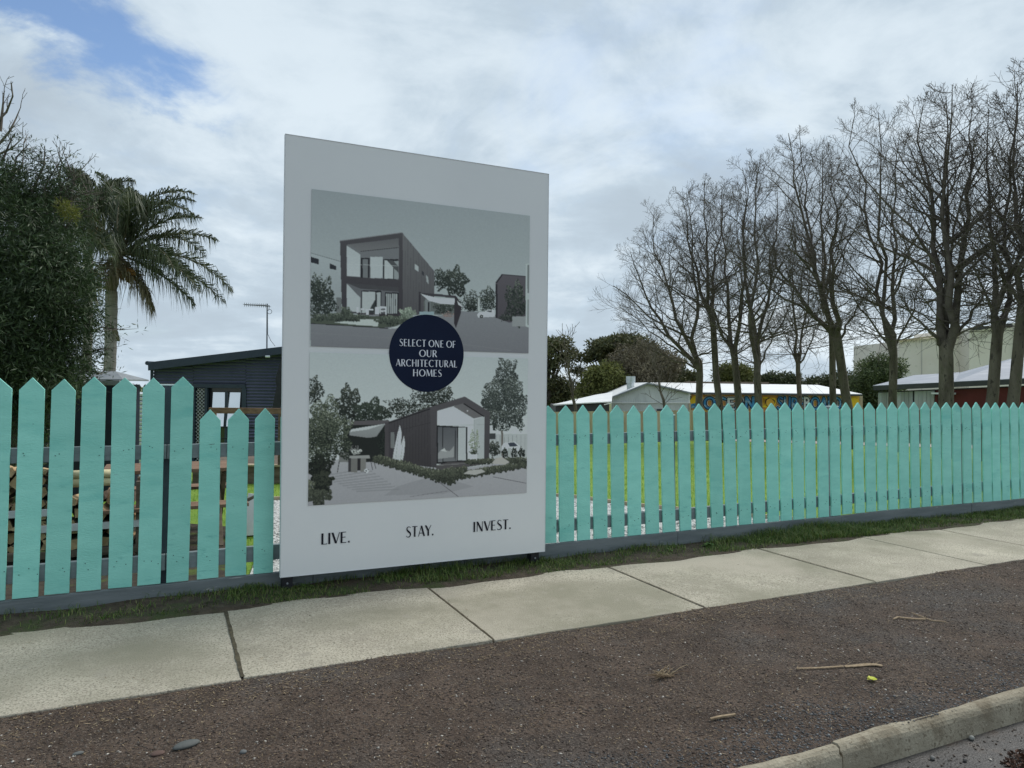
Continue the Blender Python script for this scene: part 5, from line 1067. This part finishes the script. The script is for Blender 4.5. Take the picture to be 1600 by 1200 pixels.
BT = [
 ('leftmost bare tree, wide crown leaning over the gabled shed', 27, 1097, (1093, 568), [(985, 395, 0), (1022, 330, 1.0), (1072, 300, -1)], 0.165, [(968, 480, 0, .98), (975, 530, -.6, .93), (1060, 500, -1.5, .95)]),
 ('slim bare tree with a trunk curving left, second from the left of the row', 26, 1132, (1112, 485), [(1065, 310, .5), (1100, 282, -.5), (1128, 290, .8)], 0.145, [(1010, 420, .4, .97), (1080, 560, 0, .7)]),
 ('bare tree with a forked trunk in front of the mural word ending in N', 25, 1160, (1147, 548), [(1130, 300, .8), (1165, 285, -.7), (1105, 400, 0)], 0.155, [(1080, 430, 0, .98)]),
 ('bare tree dividing in a low V just above the mural roof', 24, 1188, (1183, 583), [(1160, 262, .5), (1188, 248, -.6), (1215, 300, .6)], 0.158, [(1235, 470, 0, .99)]),
 ('slender short bare tree over the gold disc of the mural', 27, 1247, (1247, 560), [(1238, 330, 0), (1262, 390, .6), (1280, 470, -.4)], 0.112, [(1215, 500, 0, .9)]),
 ('thin upright bare tree close behind the stouter leaning one', 23.5, 1305, (1300, 520), [(1250, 215, .7), (1285, 235, .3)], 0.130, []),
 ('stout leaning bare tree over the right end of the mural', 22, 1337, (1306, 515), [(1232, 208, -.6), (1300, 260, -.8), (1190, 350, 0)], 0.168, [(1120, 395, 0, .99), (1360, 450, 0, .9)]),
 ('bare tree with a tall V fork over the weathered timber doors', 20.5, 1398, (1396, 545), [(1335, 182, .5), (1372, 175, -.5), (1405, 215, .3)], 0.140, [(1300, 420, .2, .99), (1450, 420, 0, .97)]),
 ('tallest bare tree with a twin trunk in front of the cream hall', 18, 1482, (1478, 540), [(1442, 165, .4), (1488, 132, -.3), (1520, 165, .5), (1478, 150, .9)], 0.210, [(1395, 470, 0, .99), (1560, 430, 0, .99)]),
 ('bare tree with a stub limb, leaning right over the red wall', 17.2, 1540, (1560, 510), [(1545, 170, .5), (1590, 150, -.4), (1610, 230, .4)], 0.155, [(1505, 380, 0, .99)]),
 ('rightmost bare tree in view, its trunk leaning out of the frame', 16.6, 1572, (1598, 480), [(1590, 128, .3), (1640, 120, -.3), (1660, 220, .3)], 0.150, [(1530, 330, 0, 1.0)]),
 ('bare tree just beyond the right edge of the picture', 16.2, 1655, (1660, 520), [(1630, 100, .3), (1690, 110, -.3)], 0.155, [(1588, 330, 0, .98)]),
]
for i, (lab, D_, base, fork, leaders, r0, lows) in enumerate(BT): bare_tree(lab, D_, base, fork, leaders, r0, 40+i, lows)
# second stem of the twin trunk
# dead gum behind the wattle
rng = np.random.default_rng(5); b = gnd(-90, 14); r_ = root('dead_gum', b, 'leafless pale gum branches reaching in from the top left', 'tree')
mb = MB(); mb.tube([b, P(-80, 400, 14), P(-60, 250, 14)], [.16, .12, .08], 8); obj('trunk', mb, BARK, parent=r_, smooth_=True, fix=False)
mb = MB()
for path in ([(-60, 250), (-20, 205), (10, 175), (20, 150), (18, 130)], [(-60, 260), (-10, 235), (15, 205), (25, 185), (32, 168)], [(-60, 300), (-10, 290), (15, 278), (35, 262), (37, 225)], [(-60, 270), (0, 240), (18, 232), (36, 215)], [(0, 205), (4, 170), (6, 145)]):
    pts = [P(x, y, 14+random.uniform(-.2, .2)) for x, y in path]; n = len(pts)-1; mb.tube(pts, [.035-.028*i/n for i in range(n+1)], 5, caps=False)
    for k in range(3):
        i = random.randrange(1, n+1); d_ = pts[i]-pts[i-1]; d_ /= np.linalg.norm(d_); grow(mb, pts[i], d_+rng.normal(size=3)*.5, .35, .009, 3, 4, rng, nch=(3, 3, 3, 3), rmin=.005)
for path in ([(-79, 395), (0, 400), (60, 380), (85, 320), (105, 290), (130, 262)], [(85, 330), (110, 310), (140, 305)], [(95, 300), (92, 275), (96, 255)]):
    pts = [P(x, y, 14 if x < -70 else 13.5) for x, y in path]; n = len(pts)-1; mb.tube(pts, [.04-.032*i/n for i in range(n+1)], 5, caps=False)
    for k in range(7):
        i = random.randrange(1, n+1); d_ = pts[i]-pts[i-1]; d_ /= np.linalg.norm(d_); grow(mb, pts[i], d_+rng.normal(size=3)*.5, .4, .009, 3, 4, rng, nch=(3, 3, 3, 3), rmin=.005)
obj('branches', mb, TWIG, parent=r_, fix=False)

# ------------------------------------------------------------------ palms
PFR = mat('palm_leaflets', (.030, .045, .020), (.095, .115, .05), island=[(.5, (.055, .075, .03))], rough=.55, trans=.15)
PDRY = mat('dry_palm_leaflets', (.10, .085, .05), (.18, .15, .085), island=[(.5, (.13, .115, .06))], rough=.7)
PTR = mat('palm_trunk', (.20, .19, .17), (.33, .31, .28), 3, .9, .012, 14, stretch=(.3, .3, 5), spots=[(3, .56, .68, (.13, .125, .11))])
ORNG = mat('palm_fruit', (.24, .12, .03), (.34, .19, .05), 12, .7)
RACH = mat('palm_rachis', (.09, .085, .05), (.14, .12, .07), 5, .7)
def palm(label, D_, base, neck, crown, fronds, r0, seed):
    rg = np.random.default_rng(seed); b = gnd(base, D_); nk = P(*neck, D_); c = P(*crown, D_)
    r_ = root('palm_tree', b, label, 'palm', 'queen palms behind the hut'); mb = MB(); n = 26; pts = [b+(nk-b)*i/n+right*.06*math.sin(i/n*2.5) for i in range(n+1)]
    rr = [r0*(1.0+.05*(i % 2)) for i in range(n+1)]; mb.tube(pts, rr, 14); obj('trunk', mb, PTR, parent=r_)
    mb = MB(); mb.tube([nk, nk+(c-nk)*.5, c, c+UP*.3], [r0*1.05, r0*1.0, r0*.7, r0*.25], 10); obj('crownshaft', mb, RACH, parent=r_, smooth_=True)
    for (az, el, L, dr, dry) in fronds:
        az, el = math.radians(az), math.radians(el); h_ = right*math.cos(az)+fwd*math.sin(az); d = h_*math.cos(el)+UP*math.sin(el); q = c.copy(); P_ = [q.copy()]; n = 16
        sway = rg.normal()*.05; sdv = np.cross(h_, UP)
        for i in range(n): d = d+sdv*sway-UP*dr*(.4+1.2*i/n)/n*2.2; d /= np.linalg.norm(d); q = q+d*L/n; P_.append(q.copy())
        mb = MB(); mb.tube(P_, [.028-.022*i/n for i in range(n+1)], 5, caps=False, mi=1)
        m = 84
        for k in range(m):
            t = .13+.87*k/m; i = min(int(t*n), n-1); o_ = P_[i]+(P_[i+1]-P_[i])*(t*n-i); tg = P_[i+1]-P_[i]; tg /= np.linalg.norm(tg); sd = np.cross(tg, UP); sd /= max(np.linalg.norm(sd), .05)
            for s in (-1, 1):
                ll = .80*(math.sin(math.pi*min(1, t*.9+.12))**.6)*rg.uniform(.75, 1.15); e1 = sd*s*rg.uniform(.35, .8)+tg*.55+UP*rg.uniform(-.1, .5); e1 /= np.linalg.norm(e1)
                m1 = o_+e1*ll*.4; t1 = m1+(e1*.22-UP*rg.uniform(.5, 1.35)+rg.normal(size=3)*.12)*ll*.75; wv = np.cross(e1, (rg.normal(), rg.normal(), rg.normal())); wv = wv/np.linalg.norm(wv)*.014
                mb.add([o_-wv*.5, o_+wv*.5, m1+wv*.9, m1-wv*.9, t1], [(0, 1, 2, 3), (3, 2, 4)])
        obj('frond', mb, [PDRY if dry else PFR, RACH], parent=r_, fix=False)
    mb = MB()
    for k in range(70): e_ = np.array(P(crown[0]+rg.uniform(-4, 26), crown[1]+rg.uniform(26, 46), D_-.3)); mb.tube([c-UP*.2, e_], [.008, .016], 4)
    obj('fruit_cluster', mb, ORNG, parent=r_, fix=False)
    mb = MB(); e_ = P(base+22, neck[1]+78, D_-.1); mb.tube([P(base+8, neck[1]+58, D_), P(base+17, neck[1]+64, D_-.1), e_], [.05, .055, .03], 7); obj('old_frond_stub', mb, RACH, parent=r_)
D_p = 18
fr = []
rgp = random.Random(11)
for k in range(9): fr.append((k*40+rgp.uniform(-8, 8), rgp.uniform(50, 82), rgp.uniform(2.5, 3.0), rgp.uniform(.7, 1.0), 0))
for k in range(9): fr.append((k*40+20+rgp.uniform(-8, 8), rgp.uniform(10, 40), rgp.uniform(2.2, 2.7), rgp.uniform(.5, .8), 0))
fr += [(-3, -4, 2.9, .5, 0), (4, 12, 3.0, .62, 0), (-12, 0, 2.7, .5, 0), (20, 35, 2.5, .45, 0), (2, 48, 2.3, .5, 0), (5, -22, 2.2, .3, 0), (10, -55, 1.6, .2, 1), (-30, -50, 1.5, .3, 1), (60, 70, 2.3, .3, 0), (40, 60, 2.4, .4, 0), (170, -35, 1.4, .4, 1), (-60, -45, 1.5, .3, 1)]
palm('tall queen palm with drooping fronds right of the wattle', D_p, 164, (172, 455), (186, 396), fr, .135, 3)
fr = [(k*30+rgp.uniform(-9, 9), rgp.uniform(10, 75), rgp.uniform(1.5, 2.0), rgp.uniform(.6, .9), 0) for k in range(18)]
palm('second queen palm, mostly hidden behind the wattle foliage', 19.5, 131, (136, 400), (146, 340), fr, .115, 4)

# ------------------------------------------------------------------ distant trees on the right
tree('gum_tree', 'tall open gum tree rising just right of the billboard', 850, 62, [ell(850, 555, 62, 30, 26), ell(872, 545, 62, 24, 16), ell(858, 590, 62, 32, 20), ell(885, 560, 62, 16, 12), ell(845, 615, 62, 40, 22), ell(880, 610, 62, 22, 16)], 85, .62, 9500, .34, .14, EUC, trunk_r=.35, flat=.6, outward=.3)
tree('gum_tree', 'spreading gum tree with gaps in its crown behind the low white roof', 935, 64, [ell(950, 540, 64, 30, 15), ell(975, 535, 64, 30, 14), ell(915, 555, 64, 20, 10), ell(905, 575, 64, 10, 10), ell(990, 550, 64, 26, 18), ell(940, 552, 64, 20, 8)], 75, .60, 9000, .32, .13, EUC, trunk_r=.35, flat=.6, outward=.3)
tree('leafy_tree', 'rounded olive green tree behind the low white roof', 930, 58, [ell(935, 600, 58, 26, 26), ell(955, 595, 58, 22, 24), ell(920, 612, 58, 14, 18)], 120, .55, 14000, .26, .12, OLIV, trunk_r=.3, outward=.5)
tree('leafy_tree', 'big brown grey rounded tree behind the gabled shed', 1010, 60, [ell(1005, 565, 60, 50, 32), ell(1040, 570, 60, 28, 26), ell(985, 580, 60, 30, 28), ell(965, 590, 60, 24, 26), ell(1000, 590, 60, 50, 22)], 300, .55, 24000, .26, .09, EUCB, trunk_r=.4, outward=.6)
tree('gum_tree', 'small gum crown trailing right of the big rounded tree', 1070, 66, [ell(1062, 575, 66, 10, 14), ell(1075, 592, 66, 18, 8), ell(1055, 590, 66, 16, 12)], 34, .6, 4500, .3, .12, EUC, trunk_r=.2, flat=.6)
tree('leafy_tree', 'rounded olive tree behind the middle of the mural roof', 1148, 66, [ell(1148, 588, 66, 28, 19), ell(1165, 592, 66, 16, 14)], 90, .55, 9000, .26, .11, OLIV, trunk_r=.3)
tree('gum_tree', 'flat topped gum with a gappy crown behind the mural roof', 1218, 72, [ell(1210, 592, 72, 18, 8), ell(1232, 590, 72, 18, 8), ell(1222, 600, 72, 26, 6)], 40, .6, 6000, .3, .12, DKG, trunk_r=.3, flat=.5)
tree('leafy_tree', 'low dark hedge like trees behind the right end of the mural roof', 1280, 74, [ell(1262, 601, 74, 22, 8), ell(1295, 600, 74, 26, 9), ell(1320, 596, 74, 18, 14)], 80, .6, 8000, .3, .12, DKG, trunk_r=.25)
tree('leafy_tree', 'bushy green tree between the mural building and the weathered shed', 1368, 55, [ell(1368, 590, 55, 34, 32), ell(1350, 605, 55, 20, 26), ell(1385, 580, 55, 24, 18), ell(1335, 612, 55, 14, 18), ell(1376, 620, 55, 36, 24)], 220, .55, 24000, .24, .08, mat('mid_green_leaves', (.05, .075, .03), (.15, .18, .075), island=[(.5, (.09, .12, .048))], rough=.6, trans=.15), trunk_r=.3)
# thin leafless saplings between the gum and the low shed
for px, py, D_, lab, sd in ((905, 520+20, 40, 'thin leafless sapling standing before the low charcoal shed', 1), (1048, 560, 46, 'bushy leafless shrub tree beside the steel flue', 2)):
    rng = np.random.default_rng(sd); b = gnd(px, D_); r_ = root('leafless_sapling', b, lab, 'tree'); mb = MB(); tp = P(px-22 if sd == 1 else px-30, py, D_); path = limb_path(b, tp, rng, out=0, n=7); mb.tube(path, [.14-.12*i/7 for i in range(8)], 6, caps=False)
    for k in range(20):
        t = rng.uniform(.35, .98); i = min(int(t*7), 6); q = path[i]+(path[i+1]-path[i])*(t*7-i); nd = np.array([rng.normal()*.6, rng.normal()*.6, .8]); nd /= np.linalg.norm(nd); grow(mb, q, nd, 1.5, .022, 2, 3, rng, nch=(4, 4, 4, 3), rmin=.014)
    obj('branches', mb, BARK, parent=r_, fix=False)
# tree belt all round the far land so that the horizon is never bare
C = []; 
for k in range(420):
    a_ = 2*math.pi*k/420; rr = 170+random.uniform(-15, 15); C.append((rr*math.sin(a_), rr*math.cos(a_)+10, -1.3+random.uniform(.2, 1.2)))
V = leaves(C, np.full(len(C), 2.6), 26000, 1.0, .5, flat=.55); V[:, 2] = np.minimum(V[:, 2], 1.35)
obj_np('tree_belt', V, 4, DKG, label='low dark line of trees on the horizon', cat='trees', kind='stuff')

# ------------------------------------------------------------------ things lying on the verge and road
STRIP = mat('pale_bark_strip', (.20, .145, .085), (.38, .285, .185), 30, .85, .002, 60, stretch=(1, 6, 1))
def strip_(pts, w, th, name, label, cat, m=STRIP, fray=0):
    mb = MB(); L, R = [], []; n = len(pts)
    for i, (x, y, z) in enumerate(pts):
        a, b = np.array(pts[max(0, i-1)]), np.array(pts[min(n-1, i+1)]); d = (b-a)[:2]; d /= np.linalg.norm(d); q = np.array([-d[1], d[0]])*w*(.35+.65*math.sin(math.pi*(i+.6)/(n+.4)))/2
        zz = vz(x, y)+.004+z; L.append((x+q[0], y+q[1], zz+.002)); R.append((x-q[0], y-q[1], zz))
    for i in range(n-1):
        mb.hexa([L[i], R[i], R[i+1], L[i+1], *[(c[0], c[1], c[2]+th) for c in (L[i], R[i], R[i+1], L[i+1])]])
    for k in range(fray):
        i = random.randrange(n-1); s0 = np.array(L[i]); mb.beam(s0, s0+np.array([random.uniform(-.05, .09), random.uniform(-.02, .03), random.uniform(.003, .012)]), .002, .0015)
    return obj(name, mb, m, label=label, cat=cat, fix=False)
def onv(px, py): q = onZ(px, py, -.008); return q[0], q[1]
def pathpx(l, z=0): return [(*onv(x, y), z+.003*random.random()) for x, y in l]
strip_(pathpx([(1245, 1046), (1270, 1045), (1295, 1043.5), (1318, 1042)]), .012, .004, 'bark_strip', 'long narrow strip of pale bark lying on the verge', 'bark', fray=2)
strip_(pathpx([(1320, 1042), (1335, 1041), (1355, 1039.5), (1368, 1040), (1379, 1042)]), .026, .004, 'bark_strip', 'wider flaked piece of pale bark touching the long strip', 'bark', fray=6)
strip_(pathpx([(1396, 972), (1403, 968.5), (1415, 970), (1432, 970.5), (1446, 971)]), .012, .006, 'bark_strip', 'curled piece of bark nearer the pavement on the right', 'bark', fray=2)
strip_(pathpx([(1424, 960), (1440, 966), (1455, 972), (1478, 975)]), .006, .004, 'twig', 'thin dry twig crossing behind the curled bark', 'twig')
strip_(pathpx([(1110, 1130), (1125, 1127), (1149, 1124)]), .011, .007, 'bark_strip', 'short blunt stick of bark near the bottom of the picture', 'bark')
mb = MB(); cx, cy = onv(1040, 1060)
for k in range(34):
    th = random.gauss(.25, .55)+random.choice((0, math.pi)); L = random.uniform(.04, .13); s0 = np.array([cx+random.uniform(-.045, .045), cy+random.uniform(-.03, .03), vz(cx, cy)+.004]); e_ = s0+np.array([math.cos(th)*L, math.sin(th)*L*.6, random.uniform(.0, .035)]); mb.tube([s0, (s0+e_)/2+UP*.008, e_], [.0022, .002, .001], 4)
obj('straw_tuft', mb, STRAW, label='tangled tuft of dry straw and twigs on the verge', cat='straw', fix=False)
YL = mat('yellow_leaf', (.55, .62, .03), (.66, .68, .08), 30, .6, trans=.2); cx, cy = onv(1362, 1066); mb = MB()
for k in range(7):
    th = 2*math.pi*k/7+.3; o_ = np.array([math.cos(th), math.sin(th)*1.0, 0]); sd = np.array([-o_[1], o_[0], 0])*.012; b = np.array([cx, cy, vz(cx, cy)+.008]); L = random.uniform(.022, .034); mb.add([b, b+o_*L*.6+sd+UP*.009, b+o_*L+UP*random.uniform(0, .012), b+o_*L*.6-sd+UP*.004], [(0, 1, 2, 3)])
obj('yellow_leaf', mb, YL, label='bright yellow crumpled leaf lying on the verge', cat='leaf', fix=False)
def pebble(px, py, sx, sy, sz_, c, label, name='pebble', z=None, rot=0.2):
    q = onZ(px, py, -.008 if z is None else z); x, y = q[0], q[1]; g = (vz(x, y) if z is None else z); mb = MB(); nu, nv = 14, 8; ph = random.random()*6
    for i in range(nv+1):
        for j in range(nu):
            t, u = math.pi*i/nv, 2*math.pi*j/nu; k = 1+.08*math.sin(2*u+ph)+.05*math.sin(3*u+2*t)
            a, b_ = sx*math.sin(t)*math.cos(u)*k, sy*math.sin(t)*math.sin(u)*k; mb.v.append((x+a*math.cos(rot)-b_*math.sin(rot), y+a*math.sin(rot)+b_*math.cos(rot), g+sz_*.6+sz_*math.cos(t)))
    for i in range(nv):
        for j in range(nu): mb.f.append((i*nu+j, i*nu+(j+1) % nu, (i+1)*nu+(j+1) % nu, (i+1)*nu+j)); mb.m.append(0)
    return obj(name, mb, mat('pebble_'+label.split()[0]+str(px), c, tuple(v*1.25 for v in c), 20, .8, .001, 90), smooth_=True, label=label, cat='stone', group='loose stones on the ground')
pebble(291, 1164, .052, .030, .013, (.085, .09, .086), 'large flat grey stone at the bottom left of the verge')
pebble(246, 1176, .028, .020, .008, (.10, .062, .05), 'dull reddish stone left of the large flat grey stone')
pebble(122, 1177, .020, .012, .007, (.10, .105, .10), 'small grey stone nearest the bottom left corner')
pebble(380, 1176, .014, .012, .008, (.12, .125, .125), 'small grey stone right of the large flat grey stone')
pebble(1518, 1155, .013, .012, .011, (.22, .22, .2), 'pale round stone in the gutter against the kerb', z=-.115)
pebble(1457, 1186, .012, .010, .009, (.15, .145, .135), 'brown grey stone in the gutter at the bottom edge', z=-.115)
pebble(1508, 1189, .010, .009, .008, (.12, .11, .10), 'dark stone right of the brown grey gutter stone', z=-.115)
# gutter litter
V, idx = stones(5200, (2.3, 6.5), (1.45, 2.12), .002, .009, -.116); obj_np('gutter_grit', V, 3, STONE, idx=idx, label='loose grit in the wet gutter beside the kerb', cat='grit', kind='stuff')
LITR = mat('rotting_leaves', (.06, .03, .018), (.13, .06, .035), island=[(.5, (.09, .04, .022)), (.8, (.04, .03, .022))], rough=.6)
C = [(3.42, 1.93, -.111), (3.32, 1.90, -.111), (3.06, 1.84, -.111), (3.0, 1.8, -.111), (3.6, 1.9, -.111)]
obj_np('leaf_litter', leaves(C, np.array([.05, .04, .06, .05, .03]), 600, .022, .012, flat=.12), 4, LITR, label='brown rotting leaf litter in the gutter', cat='leaf litter', kind='stuff')
